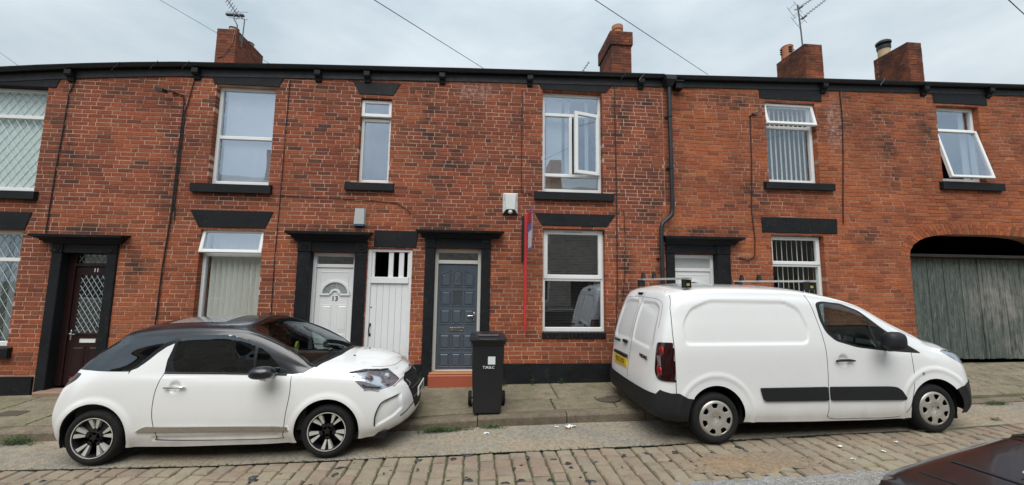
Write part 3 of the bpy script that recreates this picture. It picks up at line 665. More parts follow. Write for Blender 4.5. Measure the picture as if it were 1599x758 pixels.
moulding(d, -6.59, -6.38, .12, .62, zz, 'brown'); moulding(d, -6.34, -6.12, .12, .62, zz, 'brown'); letterbox(d, -6.355, .70, zz, .24, .06, 'upvc'); lever(d, -6.625, .80, zz, 1)
text('11', .085, M['boardwhite'], d, wallm(-6.355, .133, 1.845, d), name='house_number', bold=.002)
room(d, -6.7, -6.1, 0, 2.1, .24, .8); mk('door_step', MB().bbox(-6.80,-5.97,-.15,.11,-.13,-.035,.012), M['tanstep'], HOUSE['h11'])
# ---- house 13
o = OPEN['h13'][0]; sill('h13', -4.89, -3.60, 3.185, 3.34); lintel('h13', -4.77, -3.54, 5.31, -4.70, -3.62, 5.115)
w = win_frame('h13', o, trans=(4.20,)); pane(w, o[0]+.05, o[1]-.05, 3.42, 4.18, .13); pane(w, o[0]+.05, o[1]-.05, 4.22, 5.06, .13); room(w, *o)
mk('net_curtain', MB().box(o[0]+.09, o[1]-.02, .19, .195, 3.4, 5.1), M['curtain'], w)
o = OPEN['h13'][1]; sill('h13', -4.85, -3.55, .66, .80); lintel('h13', -4.89, -3.55, 2.885, -4.73, -3.67, 2.59)
w = win_frame('h13', o, trans=(2.14,)); pane(w, o[0]+.05, o[1]-.05, .87, 2.12, .13, 'glass_clear'); sash(w, o[0]-.0, o[1]+.0, 2.16, 2.565, .075, .055, 'top', .20, 'glass'); room(w, *o)
slats(w, o[0]+.10, o[1], .85, 2.5, .21, .092, .082, .66); mk('curtain', MB().box(o[0]-.02, o[0]+.06, .20, .21, .85, 2.5), M['ochre'], w)
mk('plinth', MB().box(-5.2499,-3.12,-.031,.1,-.6,.24).box(-1.19,-1.0801,-.031,.1,-.6,.33), M['black'], HOUSE['h13'])
surround('h13', -3.10, -1.96, -2.89, -2.15, -.12, 2.21, 2.395, 2.55, -3.26, -1.865)
mb = MB(); rect_frame(mb, -2.89, -2.15, .16, 2.205, .10, .17, .06); mb.bbox(-2.8285,-2.2115,.104,.168,1.95,2.01,.005); fr13 = mk('door_frame', mb, M['upvc'], HOUSE['h13'])
d = mk('door', MB().bbox(-2.825,-2.215,.125,.165,.22,1.945,.004), M['upvc'], HOUSE['h13']); pane(d, -2.83, -2.21, 2.01, 2.145, .14, 'glass_low', 'fanlight'); zz = .125
mb = MB(); rect_frame(mb, -2.76, -2.28, .30, 1.88, zz-.008, zz+.001, .018); mk('door_bead', mb, M['upvc'], d)
def fan(par, cx, cz, R0, R1, y, frame='upvc', glass='glass_low'):
    def arc_(r, n=18): return [(cx+r*math.cos(math.pi*i/n), cz+r*.92*math.sin(math.pi*i/n)) for i in range(n+1)]
    mk('arched_light', MB().prism(arc_(R1-.01)+arc_(R0+.01)[::-1], y-.006, y), M[glass], par)
    for ra, rb, yy in ((R1, R1+.035, y-.022), (R0-.03, R0, y-.022)):
        a, b = arc_(ra), arc_(rb); n = len(a); mb = MB().add([(x,yy,z) for x,z in a]+[(x,yy,z) for x,z in b]+[(x,y,z) for x,z in a]+[(x,y,z) for x,z in b],
           [(i,n+i,n+i+1,i+1) for i in range(n-1)]+[(i,i+1,2*n+i+1,2*n+i) for i in range(n-1)]+[(n+i,3*n+i,3*n+i+1,n+i+1) for i in range(n-1)]); mk('arch_moulding', mb, M[frame], par)
    mk('arch_moulding', MB().bbox(cx-R1-.035, cx-R0+.0, y-.0225, y, cz-.03, cz-.001, .004).bbox(cx+R0, cx+R1+.035, y-.0225, y, cz-.03, cz-.001, .004), M[frame], par)
fan(d, -2.50, 1.50, .085, .215, zz)
for a, b in ((-2.72,-2.545),(-2.455,-2.28)): moulding(d, a, b, .86, 1.31, zz, 'upvc', w=.014, raise_=.009); moulding(d, a, b, .36, .68, zz, 'upvc', w=.014, raise_=.009)
letterbox(d, -2.46, .77, zz, .28, .07, 'upvc'); lever(d, -2.785, .88, zz, 1, 'upvc'); text('13', .115, M['trim'], d, wallm(-2.50, zz-.002, 1.415, d), name='house_number', bold=.002)
room(d, -2.85, -2.2, .2, 2.2, .2, .8); mk('door_step', MB().bbox(-2.95,-2.1,-.12,.10,-.2,.16,.012), M['redtile'], HOUSE['h13'])
# alley gate
lintel('h13', -1.855, -1.10, 2.605, -1.855, -1.13, 2.315, 'alley_lintel')
gt = mk('alley_gate', MB().bbox(-1.95,-1.885,.03,.11,-.03,2.285,.005).bbox(-1.245,-1.19,.03,.11,-.03,2.285,.005).bbox(-1.884,-1.246,.032,.108,2.235,2.285,.005).bbox(-1.884,-1.246,.02,.10,1.69,1.80,.006), M['whitewood'], HOUSE['h13'])
for a, b in ((-1.884,-1.835),(-1.60,-1.52),(-1.425,-1.34),(-1.275,-1.247)): mk('bar', MB().bbox(a, b, .05, .09, 1.801, 2.234, .004), M['whitewood'], gt)
x = -1.884
for i in range(6):
    wd = .1063; mk('board', MB().bbox(x+.0012, x+wd-.0012, .05+.001*(i%2), .09, .0, 1.689, .005), M['whitewood'], gt); x += wd
mk('handle', MB().tube([(-1.862,.05,.98),(-1.862,.02,.975),(-1.872,.012,.93),(-1.872,.012,.87),(-1.862,.02,.83),(-1.862,.05,.825)], .009, 6).box(-1.876,-1.848,.044,.05,.96,1.01).box(-1.876,-1.848,.044,.05,.79,.84), M['dark'], gt)
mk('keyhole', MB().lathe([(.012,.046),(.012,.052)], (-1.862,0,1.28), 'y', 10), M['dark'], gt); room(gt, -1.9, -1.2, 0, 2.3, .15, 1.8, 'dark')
o = OPEN['h13'][4]; sill('h13', -2.385, -1.55, 3.30, 3.44); lintel('h13', -2.36, -1.51, 5.30, -2.23, -1.64, 5.065)
w = win_frame('h13', o, w=.05, trans=(4.63,)); pane(w, o[0]+.045, o[1]-.045, 3.51, 4.61, .13); sash(w, o[0]+.0, o[1]+.0, 4.67, 4.985, .08, .06, 'top', .05); room(w, *o)
# ---- house 15
surround('h15', -.97, .17, -.81, .01, -.08, 2.315, 2.49, 2.62, -1.12, .40)
mb = MB(); rect_frame(mb, -.81, .01, .20, 2.31, .10, .17, .06, wb=.012); mb.bbox(-.7485,-.0515,.104,.168,2.05,2.115,.005); mk('door_frame', mb, M['creamwood'], HOUSE['h15'])
d = mk('door', MB().bbox(-.745,-.052,.13,.17,.215,2.048,.004), M['door15'], HOUSE['h15']); zz = .13; pane(d, -.75, -.05, 2.115, 2.25, .14, 'glass_low', 'fanlight')
cols = [(-.695,-.515),(-.485,-.315),(-.285,-.105)]; rows = [(1.64,1.93),(1.31,1.575),(.99,1.25),(.56,.82),(.255,.50)]
for ri, (c, e) in enumerate(rows):
    for ci, (a, b) in enumerate(cols):
        if (ri, ci) == (1, 1): mk('door_glass', MB().box(a+.01, b-.01, zz-.004, zz, c, e), M['glass_low'], d); mb = MB(); rect_frame(mb, a, b, c-.01, e+.01, zz-.012, zz, .012); mk('glazing_bead', mb, M['door15'], d); continue
        moulding(d, a, b, c, e, zz, 'door15', w=.016, raise_=.014, arch={0:'l',1:'c',2:'r'}[ci] if ri == 0 else 0)
letterbox(d, -.40, .905, zz, .25, .06); lever(d, -.10, 1.13, zz, -1); text('15', .10, M['chrome'], d, wallm(-.395, zz-.018, 1.78, d), name='house_number', bold=.002)
room(d, -.8, 0, .2, 2.3, .2, .8, 'dark')
st = mk('door_step', MB().bbox(-.84,.06,-.13,.1,-.12,.175,.012), M['redtile'], HOUSE['h15']); mk('threshold', MB().bbox(-.83,.05,-.10,.13,.1755,.205,.01), M['ochre'], HOUSE['h15'])
o = OPEN['h15'][1]; sill('h15', .94, 2.41, 3.235, 3.385); lintel('h15', 1.00, 2.40, 5.46, 1.08, 2.30, 5.33)
w = win_frame('h15', o, trans=(4.90,3.73), mull=((1.64,3.76,4.87),)); pane(w, 1.14, 2.17, 4.93, 5.27, .13); pane(w, 1.14, 1.62, 3.76, 4.88, .13); pane(w, 1.14, 2.17, 3.47, 3.70, .13, 'glass_low'); room(w, *o)
sash(w, 1.655, 2.175, 3.735, 4.915, .08, .065, 'right', .28); mk('net_curtain', MB().box(1.2,1.5,.25,.255,3.8,5.25).box(1.56,1.66,.25,.255,3.8,5.25).box(1.95,2.02,.25,.255,3.8,5.25), M['curtain'], w)
mk('trickle_vent', MB().bbox(1.83,2.02,.03,.05,4.875,4.888,.002), M['boxblack'], w)
mb = MB(); [mb.box(1.15,2.16,.22,.24,3.47+.022*i,3.476+.022*i) for i in range(11)]; mk('blind_slats', mb, M['blind'], w, stuff=True)
o = OPEN['h15'][2]; lintel('h15', .95, 2.45, 2.99, 1.09, 2.285, 2.76); mb = MB(); x = 1.09
while x < 2.23: mb.bbox(x+.003, x+.069, -.025, .1, .765, .868, .006); x += .0719
mk('sill', mb, M['black'], HOUSE['h15'])
w = win_frame('h15', o, trans=(1.80,)); pane(w, 1.16, 2.19, .95, 1.77, .13, 'glass_low'); sash(w, 1.13, 2.22, 1.81, 2.695, .11, .075, None, 0, 'glass_low'); room(w, *o)
mk('trickle_vent', MB().bbox(1.50,1.85,.078,.085,2.655,2.668,.002), M['boxgrey'], w)
mb = MB(); [mb.box(1.15,2.2,.26,.275,.95+.028*i,.957+.028*i) for i in range(60)]; mk('blind_slats', mb, M['dimslat'], w, stuff=True)
mk('plinth', MB().box(-1.0799,-.972,-.032,.1,-.6,.335).box(.172,3.37,-.032,.1,-.6,.335), M['black'], HOUSE['h15'])
mk('air_vent', MB().box(1.75,2.15,-.04,-.0321,.03,.07), M['dark'], HOUSE['h15'])
# rainwater pipe at the joint between two houses
r = root('drainpipe', (3.49,-.08,zb(3.5)), 'black rainwater pipe with hopper head, kinked above the door behind the van', 'drainpipe')
P_ = [(3.50,-.085,5.52),(3.50,-.085,3.12),(3.48,-.085,3.0),(3.30,-.085,2.84),(3.27,-.095,2.74),(3.27,-.095,.10)]
mk('pipe', MB().tube(P_, .038, 10), M['gutter'], r, smooth=R(60))
mk('hopper', MB().add([(3.40,-.2,5.66),(3.60,-.2,5.66),(3.60,-.01,5.66),(3.40,-.01,5.66),(3.40,-.2,5.58),(3.60,-.2,5.58),(3.60,-.01,5.58),(3.40,-.01,5.58),(3.45,-.13,5.47),(3.55,-.13,5.47),(3.55,-.03,5.47),(3.45,-.03,5.47)], [(4,5,1,0),(5,6,2,1),(6,7,3,2),(7,4,0,3),(8,9,5,4),(9,10,6,5),(10,11,7,6),(11,8,4,7),(0,1,2,3)]), M['gutter'], r)
mk('hopper', MB().bbox(3.62,3.76,-.13,.0,5.44,5.56,.01).bbox(3.60,3.78,-.15,.0,5.561,5.60,.01), M['black'], r, label='square timber block beside the hopper')
for z in (4.9,3.9,2.2,1.2): mk('pipe_clip', MB().lathe([(.045,z-.02),(.045,z+.02)], (3.50 if z > 3 else 3.27,-.088,0), 'z', 12).box((3.50 if z > 3 else 3.27)-.07,(3.50 if z > 3 else 3.27)+.07,-.03,-.01,z-.015,z+.015), M['gutter'], r)
r = root('drainpipe', (11.28,-.08,zb(11.3)), 'black rainwater pipe at the extreme right edge beside the gateway', 'drainpipe')
mk('pipe', MB().tube([(11.62,-.085,5.86),(11.62,-.085,.35)], .04, 10), M['gutter'], r, smooth=R(60)); mk('pipe_clip', MB().lathe([(.048,4.6),(.048,4.64)], (11.62,-.088,0), 'z', 12), M['gutter'], r)
# ---- house 17
surround('h17', 3.385, 4.62, 3.54, 4.36, -.05, 2.30, 2.47, 2.61, 3.29, 4.81, cor=.2)
mb = MB(); rect_frame(mb, 3.54, 4.36, .2, 2.29, .10, .17, .06); mb.bbox(3.6015,4.2985,.104,.168,1.98,2.04,.005); mk('door_frame', mb, M['upvc'], HOUSE['h17'])
d = mk('door', MB().bbox(3.605,4.295,.125,.165,.22,1.978,.004), M['upvc'], HOUSE['h17']); mk('fanlight', MB().box(3.60,4.30,.13,.14,2.04,2.23), M['boxgrey'], d); zz = .125
mb = MB(); rect_frame(mb, 3.66, 4.24, .3, 1.92, zz-.008, zz+.001, .018); mk('door_bead', mb, M['upvc'], d); fan(d, 3.95, 1.60, .0351, .20, zz)
for a, b in ((3.70,3.91),(3.99,4.20)): moulding(d, a, b, .9, 1.4, zz, 'upvc', w=.014); moulding(d, a, b, .36, .7, zz, 'upvc', w=.014)
letterbox(d, 3.95, .8, zz, .28, .07); mk('door_step', MB().bbox(3.5,4.4,-.15,.1,-.2,.2,.012), M['flag'], HOUSE['h17']); room(d, 3.6, 4.3, .2, 2.3, .2, .8)
o = OPEN['h17'][1]; sill('h17', 5.37, 6.79, 3.575, 3.715); lintel('h17', 5.37, 6.70, 5.63, 5.38, 6.69, 5.385)
w = win_frame('h17', o, trans=(4.86,)); pane(w, 5.54, 6.49, 3.80, 4.84, .13, 'glass_mid'); sash(w, 5.49, 6.54, 4.87, 5.325, .08, .055, 'top', .20, 'glass_mid'); room(w, *o); slats(w, 5.52, 6.50, 3.8, 5.25, .21, .10, .085, .55)
o = OPEN['h17'][2]; sill('h17', 5.37, 6.70, .76, .90); lintel('h17', 5.28, 6.83, 3.03, 5.29, 6.82, 2.735)
w = win_frame('h17', o, trans=(2.13,)); pane(w, 5.53, 6.47, .97, 2.11, .13, 'glass_clear'); sash(w, 5.49, 6.51, 2.14, 2.675, .11, .065, None, 0, 'glass_clear'); room(w, *o); slats(w, 5.50, 6.52, .95, 2.62, .21, .105, .08, .7)
mk('plinth', MB().box(3.411,3.383,-.033,.1,-.6,.36).box(4.625,7.349,-.033,.1,-.6,.36), M['black'], HOUSE['h17'])
# ---- house 19 with the gateway
o = OPEN['h19'][0]; sill('h19', 9.10, 10.47, 3.685, 3.845); lintel('h19', 9.14, 10.38, 5.80, 9.15, 10.37, 5.495)
w = win_frame('h19', o, trans=(4.97,)); pane(w, 9.25, 10.11, 5.0, 5.40, .13); sash(w, 9.20, 10.15, 3.885, 4.96, .08, .05, 'top', .20); room(w, *o)
mk('curtain', MB().box(9.95,10.1,.2,.21,3.9,5.4), M['curtain'], w)
r = HOUSE['h19']; wl_ = WALL['h19']
N = 46; arcp = lambda t, d: (ARC[0]+(ARC[1]+d)*math.copysign(abs(math.cos(t))**.5, math.cos(t)), ARC[2]+(ARC[3]+d)*math.sin(t))
# equal steps along the curve
ts = [math.pi*i/600 for i in range(601)]; pl = [arcp(t, .1) for t in ts]; cum = [0]
for a, b in zip(pl, pl[1:]): cum.append(cum[-1]+math.dist(a, b))
tt = [float(np.interp(cum[-1]*i/N, cum, ts)) for i in range(N+1)]
for i in range(N):
    for d0, d1 in (((.0,.10),(.108,.205)) if i % 2 else ((.0,.205),)):
        e = .004; a, b = tt[i], tt[i+1]; q = []
        p0, p1 = arcp(a, d0), arcp(b, d0); p2, p3 = arcp(b, d1), arcp(a, d1)
        cx = (p0[0]+p1[0]+p2[0]+p3[0])/4; cz = (p0[1]+p1[1]+p2[1]+p3[1])/4
        P4 = [(cx+(x-cx)*.90, cz+(z_-cz)*.93) for x, z_ in (p0, p3, p2, p1)]
        mk('arch_brick', MB().prism([P4[k] for k in (0,1,2,3)][::-1], -.006+rnd.uniform(-.002,.002), .12), M['brick'], wl_)
n = 40; mb = MB(); a0, a1 = ARC[0]-ARC[1], ARC[0]+ARC[1]      # mortar behind the ring, soffit, spandrels
for i in range(n+1): t = math.pi-math.pi*i/n; x, z = arcp(t, .002); X2, Z2 = arcp(t, .21); mb.v += [(x,.002,z),(x,.26,z),(X2,.002,Z2),(x,.0075,3.2)]
for i in range(n): mb.f += [(4*i,4*i+4,4*i+5,4*i+1)[::-1], (4*i,4*i+2,4*i+6,4*i+4)]
mk('arch_soffit', mb, M['mortar'], r)
# cut the wall backing to the arch: the opening above the springing
for p in list(WALL['h19'].data.polygons): pass
bm = bmesh.new(); bm.from_mesh(WALL['h19'].data); ox, _, oz = org(WALL['h19'])
dl = [f for f in bm.faces if abs(f.normal.y) > .9 and f.calc_center_median().x+ox > a0-.02 and f.calc_center_median().x+ox < a1+.02 and f.calc_center_median().z+oz > ARC[2] and f.calc_center_median().z+oz < 3.6]
bmesh.ops.delete(bm, geom=dl, context='FACES'); bm.to_mesh(WALL['h19'].data); bm.free()
mb = MB(); zt_ = 3.866
for i in range(n+1): t = math.pi-math.pi*i/n; x, z = arcp(t, .0); mb.v += [(x,.0072,z),(x,.0072,zt_)]
for i in range(n): mb.f.append((2*i,2*i+2,2*i+3,2*i+1))
mb.box(a0-.012,a0+.004,.0074,.02,2.3,zt_).box(a1-.004,a1+.012,.0074,.02,2.3,zt_); mk('spandrel', mb, M['mortar'], wl_)
gt = mk('gateway_gate', MB().bbox(8.31,11.49,.10,.19,2.325,2.40,.006).bbox(8.30,8.335,.12,.2,.3,2.32,.004), M['timber'], r)
x = 8.338
while x < 11.45:
    wd = rnd.uniform(.105,.135); mk('board', MB().bbox(x+.003, min(x+wd,11.485)-.003, .15+rnd.uniform(-.006,.006), .18, .36+rnd.uniform(-.012,.012), 2.322, .006), M['gate'], gt); x += wd
mk('cover_strip', MB().bbox(9.935,9.995,.13,.148,.36,2.32,.005), M['gate'], gt, label='pale vertical cover strip between the gate leaves')
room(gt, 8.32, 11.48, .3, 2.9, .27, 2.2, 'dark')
# ---- chimneys
def chimney(hn, x0, x1, y0, y1, ztop, cap=None, band=None, pots=()):
    r = HOUSE[hn]; zb_ = zg((x0+x1)/2)+.7
    c = mk('chimney', MB().box(x0+.008, x1-.008, y0+.008, y1-.008, zb_, ztop-.005), M['mortar'], r)
    mb = MB(); z = ztop-.075; row = 0
    while z > zb_+.2:
        ex = band[1] if band and band[0] < z+.03 < band[2] else 0; j = lambda: rnd.uniform(-.004, .004); a, b, e, f = x0-ex, x1+ex, y0-ex, y1+ex
        nx = max(2, round((b-a)/.235)); ny = max(2, round((f-e)/.235)); o_ = (row % 2)*.11
        cuts = [a]+[a+(b-a)*k/nx+(o_ if 0 < k < nx else 0) for k in range(1, nx)]+[b]
        for p, q in zip(cuts, cuts[1:]):
            mb.box(p+.004, q-.004, e+j(), e+.1, z+.004, z+.071); mb.box(p+.004, q-.004, f-.1, f+j(), z+.004, z+.071)
        cuts = [e+.1]+[e+(f-e)*k/ny+(o_ if 0 < k < ny else 0) for k in range(1, ny)]+[f-.1]
        for p, q in zip(cuts, cuts[1:]):
            if q-p > .03: mb.box(a+j(), a+.1, p+.004, q-.004, z+.004, z+.071); mb.box(b-.1, b+j(), p+.004, q-.004, z+.004, z+.071)
        z -= .075; row += 1
    mk('chimney_brickwork', mb, M['brick'], c, stuff=True)
    ex = (band[1] if band and band[2] > ztop-.1 else 0); mk('flaunching', MB().add([(x0-ex,y0-ex,ztop-.004),(x1+ex,y0-ex,ztop-.004),(x1+ex,y1+ex,ztop-.004),(x0-ex,y1+ex,ztop-.004),(x0+.12,y0+.12,ztop+.05),(x1-.12,y0+.12,ztop+.05),(x1-.12,y1-.12,ztop+.05),(x0+.12,y1-.12,ztop+.05)], [(0,1,5,4),(1,2,6,5),(2,3,7,6),(3,0,4,7),(4,5,6,7)]), M['lead2'], c)
    for kind, px, py, h, rr in pots:
        if kind == 'pot': p = mk('chimney_pot', MB().lathe([(rr*1.05,ztop),(rr*.95,ztop+h*.2),(rr*.92,ztop+h*.72),(rr*1.05,ztop+h*.76),(rr*1.05,ztop+h),(rr*.85,ztop+h),(rr*.8,ztop+.02)], (px,py,0), 'z', 20), M['terra'], c, smooth=R(40))
        if kind == 'louvre':
            p = mk('chimney_pot', MB().lathe([(rr,ztop),(rr,ztop+h*.9),(rr*1.06,ztop+h*.92),(rr*.9,ztop+h),(.01,ztop+h*1.02)], (px,py,0), 'z', 20), M['terra'], c, smooth=R(40))
            mb = MB()
            for k in range(3):
                for a_ in range(0, 360, 90): ca, sa = math.cos(R(a_-100)), math.sin(R(a_-100)); mb.box(px+ca*rr-.045, px+ca*rr+.045, py+sa*rr-.02, py+sa*rr+.02, ztop+h*(.35+.17*k), ztop+h*(.42+.17*k))
            mk('louvre', mb, M['dark'], c)
        if kind == 'cap': mk('chimney_pot', MB().lathe([(rr,ztop),(rr,ztop+h),(rr*.8,ztop+h)], (px,py,0), 'z', 16), M['buff'], c, smooth=R(40)); mk('cowl', MB().lathe([(rr*1.1,ztop+h*.9),(rr*1.15,ztop+h),(rr*.5,ztop+h*1.03)], (px,py,0), 'z', 16), M['cowl'], c)
        if kind == 'cowl':
            mk('chimney_pot', MB().lathe([(rr,ztop),(rr*.97,ztop+h*.6),(rr*.7,ztop+h*.6)], (px,py,0), 'z', 20), M['buff'], c, smooth=R(40))
            mk('cowl', MB().lathe([(rr*1.10,ztop+h*.45),(rr*1.14,ztop+h*.62),(rr*.8,ztop+h*.68),(rr*.8,ztop+h*.74),(rr*1.25,ztop+h*.76),(rr*1.25,ztop+h*.86),(rr*.8,ztop+h*.96),(.02,ztop+h)], (px,py,0), 'z', 20), M['cowl'], c, smooth=R(40))
    return c
chimney('h11', -6.56, -6.10, 2.6, 3.75, 7.84, pots=(('cap', -6.33, 2.85, .17, .10), ('cap', -6.30, 3.4, .14, .12)))
chimney('h15', 3.34, 3.89, 2.6, 3.62, 8.44, band=(8.06,.035,8.5), pots=(('pot', 3.70, 3.1, .50, .15),))
chimney('h19', 8.86, 9.39, 2.6, 3.62, 8.46, pots=(('louvre', 9.0, 3.35, .40, .155),))
chimney('h19', 12.02, 12.46, 2.6, 3.55, 8.72, pots=(('cowl', 12.17, 3.35, .55, .15),))
# ------------------------------------------------------------------ cars: a smooth surface through a net of 3-D stations
def cr_w(t):
    t2, t3 = t*t, t*t*t
    return np.stack([-.5*t+t2-.5*t3, 1-2.5*t2+1.5*t3, .5*t+2*t2-1.5*t3, -.5*t2+.5*t3], -1)
class Surf:
    def __init__(s, net):
        N = np.array(net, float); m = np.array([1,-1,1.])
        N = np.concatenate([N[1:2]*m, N, N[-2:-1]*m], 0)                     # mirror across the centre line at nose and tail
        N = np.concatenate([2*N[:, :1]-N[:, 1:2], N, N[:, -2:-1]*m], 1)
        s.N = N; s.U = N.shape[0]-3; s.V = N.shape[1]-3
    def __call__(s, u, v):
        u = np.clip(u, 0, s.U-1e-9); v = np.clip(v, 0, s.V-1e-9); i = u.astype(int); j = v.astype(int)
        wu, wv = cr_w(u-i), cr_w(v-j); P = 0
        for a in range(4):
            for b in range(4): P = P + (wu[..., a]*wv[..., b])[..., None]*s.N[i+a, j+b]
        return P
VIEW = {'side': (0, 2), 'front': (1, 2), 'top': (0, 1)}
def poly_dist(P, poly):
    A = np.array(poly, float); B = np.roll(A, -1, 0); best = np.full(P.shape[0], 1e9); q = np.zeros_like(P); ins = np.zeros(P.shape[0], bool)
    for a, b in zip(A, B):
        d = b-a; t = np.clip(((P-a)@d)/max(1e-12, d@d), 0, 1); c = a+t[:, None]*d; r = np.hypot(*(P-c).T); k = r < best; best[k] = r[k]; q[k] = c[k]
        cond = ((a[1] > P[:, 1]) != (b[1] > P[:, 1]))
        with np.errstate(divide='ignore', invalid='ignore'): xi = (b[0]-a[0])*(P[:, 1]-a[1])/(b[1]-a[1])+a[0]
        ins ^= cond & (P[:, 0] < xi)
    return best, q, ins
def rounded(poly, r=.03, n=4):
    out = []; m = len(poly)
    for i in range(m):
        p, a, b = np.array(poly[i], float), np.array(poly[i-1], float), np.array(poly[(i+1) % m], float)
        da, db = a-p, b-p; la, lb = np.hypot(*da), np.hypot(*db); rr = min(r, la*.45, lb*.45); A, B = p+da/la*rr, p+db/lb*rr
        for k in range(n+1): t = k/n; out.append(tuple((1-t)**2*A+2*t*(1-t)*p+t*t*B))
    return out
def circ(cx, cz, r, n=40, a0=0, a1=2*math.pi): return [(cx+r*math.cos(a0+(a1-a0)*i/n), cz+r*math.sin(a0+(a1-a0)*i/n)) for i in range(n)]
def newton(S, u, v, q, ax, it=4):
    e = 1e-4
    for _ in range(it):
        P = S(u, v)[..., ax]; Pu = (S(u+e, v)[..., ax]-S(u-e, v)[..., ax])/(2*e); Pv = (S(u, v+e)[..., ax]-S(u, v-e)[..., ax])/(2*e); r = q-P
        det = Pu[:, 0]*Pv[:, 1]-Pu[:, 1]*Pv[:, 0]; ok = np.abs(det) > 1e-6; det = np.where(ok, det, 1)
        du = np.where(ok, (r[:, 0]*Pv[:, 1]-r[:, 1]*Pv[:, 0])/det, 0); dv = np.where(ok, (Pu[:, 0]*r[:, 1]-Pu[:, 1]*r[:, 0])/det, 0)
        u = u+np.clip(du, -.2, .2); v = v+np.clip(dv, -.2, .2)
    return u, v
class Car:
    def __init__(s, net, cell=.016):
        s.S = Surf(net); N = np.array(net); us = [0.]; vs = [0.]
        for i in range(N.shape[0]-1):
            L = np.linalg.norm(N[i+1, :8]-N[i, :8], axis=-1).max(); n = max(2, int(L/cell)); us += [i+(k+1)/n for k in range(n)]
        for j in range(N.shape[1]-1):
            L = np.median(np.linalg.norm(N[2:-2, j+1]-N[2:-2, j], axis=-1)); L = min(L, .5); n = max(2, int(L/cell)); vs += [j+(k+1)/n for k in range(n)]
        s.nu, s.nv = len(us), len(vs); U, V = np.meshgrid(us, vs, indexing='ij'); s.u, s.v = U.ravel().copy(), V.ravel().copy()
        s.sn = np.zeros(U.size, int); s.lock = (U.ravel() < 1e-6) | (U.ravel() > us[-1]-1e-6) | (V.ravel() > vs[-1]-1e-6) | (V.ravel() < 1e-6); s.cell = cell
        s.P = s.S(s.u, s.v); s.regs = []; s.emb = []
        G = s.P.reshape(s.nu, s.nv, 3); a = np.linalg.norm(np.diff(G, axis=0), axis=-1); b = np.linalg.norm(np.diff(G, axis=1), axis=-1)
        A = np.maximum(np.pad(a, ((1,0),(0,0))), np.pad(a, ((0,1),(0,0)))); B = np.maximum(np.pad(b, ((0,0),(1,0))), np.pad(b, ((0,0),(0,1)))); s.lc = np.clip(np.maximum(A, B), cell*.5, cell*2.2).ravel()
    def region(s, name, view, poly, cond=None, snap=True):
        ax = list(VIEW[view])
        if snap:
            P = s.P; d, q, ins = poly_dist(P[:, ax], poly); k = (d < s.lc*.68) & ~s.lock
            if cond is not None: k &= cond(P)
            idx = np.nonzero(k)[0]
            if len(idx):
                u, v = newton(s.S, s.u[idx], s.v[idx], q[idx], ax); Pn = s.S(u, v); ok = np.linalg.norm(Pn-P[idx], axis=1) < s.lc[idx]*2.2; idx = idx[ok]
                s.u[idx], s.v[idx] = u[ok], v[ok]; s.P[idx] = Pn[ok]; s.lock[idx] = True; s.sn[idx] = len(s.regs)+1
        s.regs.append((name, ax, poly, cond))
    def normal(s, u, v):
        e = 2e-3; a = s.S(u+e, v)-s.S(u-e, v); b = s.S(u, v+e)-s.S(u, v-e); n = np.cross(a, b); l = np.linalg.norm(n, axis=-1, keepdims=True); n = n/np.maximum(l, 1e-9)
        return n
    def emboss(s, view, poly, depth, fade=.025, cond=None, edge=None):
        """press the panel in (depth > 0) inside poly; edge: only a band of that width outside the outline is raised"""
        s.emb.append((list(VIEW[view]), poly, depth, fade, cond, edge))
    def finish(s):
        n = s.normal(s.u, s.v); out = s.P-np.array([1.6, 0, .7]); sg = np.sign((n*out).sum(1)); flip = np.median(sg) < 0
        if flip: n = -n
        s.n = n; disp = np.zeros(len(s.u))
        for ax, poly, depth, fade, cond, edge in s.emb:
            d, q, ins = poly_dist(s.P[:, ax], poly); sd = np.where(ins, d, -d); k = np.clip(sd/fade, 0, 1) if edge is None else np.clip(1-np.abs(sd)/edge, 0, 1)
            k = k*k*(3-2*k); 
            if cond is not None: k = k*cond(s.P)
            disp -= k*depth
        s.Q = s.P+n*disp[:, None]
        # shading normals follow the pressed surface
        G = s.Q.reshape(s.nu, s.nv, 3); gu = np.gradient(G, axis=0); gv = np.gradient(G, axis=1); m = np.cross(gu, gv); l = np.linalg.norm(m, axis=-1, keepdims=True); m = m/np.maximum(l, 1e-12)
        m = m.reshape(-1, 3); m *= np.sign((m*n).sum(1, keepdims=True)+1e-12); s.m = m
        F = np.array([(i*s.nv+j, (i+1)*s.nv+j, (i+1)*s.nv+j+1, i*s.nv+j+1) for i in range(s.nu-1) for j in range(s.nv-1)])
        sn = s.sn[F]; d02 = (sn[:, 0] > 0) & (sn[:, 0] == sn[:, 2]); d13 = (sn[:, 1] > 0) & (sn[:, 1] == sn[:, 3]); spl = (d02 | d13)
        D = F[spl]; use13 = (d13 & ~d02)[spl]; t1 = np.where(use13[:, None], D[:, [0,1,3,3]], D[:, [0,1,2,2]]); t2 = np.where(use13[:, None], D[:, [1,2,3,3]], D[:, [0,2,3,3]])
        F = np.concatenate([F[~spl], t1, t2]); tri = F[:, 2] == F[:, 3]
        C = np.where(tri[:, None], s.P[F[:, :3]].mean(1), s.P[F].mean(1)); lab = np.zeros(len(F), int); names = ['body']
        for name, ax, poly, cond in s.regs:
            if name not in names: names.append(name)
            _, _, ins = poly_dist(C[:, ax], poly)
            if cond is not None: ins &= cond(C)
            lab[ins] = names.index(name)
        s.F, s.lab, s.names = F, lab, names
        fn = np.cross(s.Q[F[:, 1]]-s.Q[F[:, 0]], s.Q[F[:, 2]]-s.Q[F[:, 0]]); s.rev = (fn*s.n[F[:, 0]]).sum(1) < 0
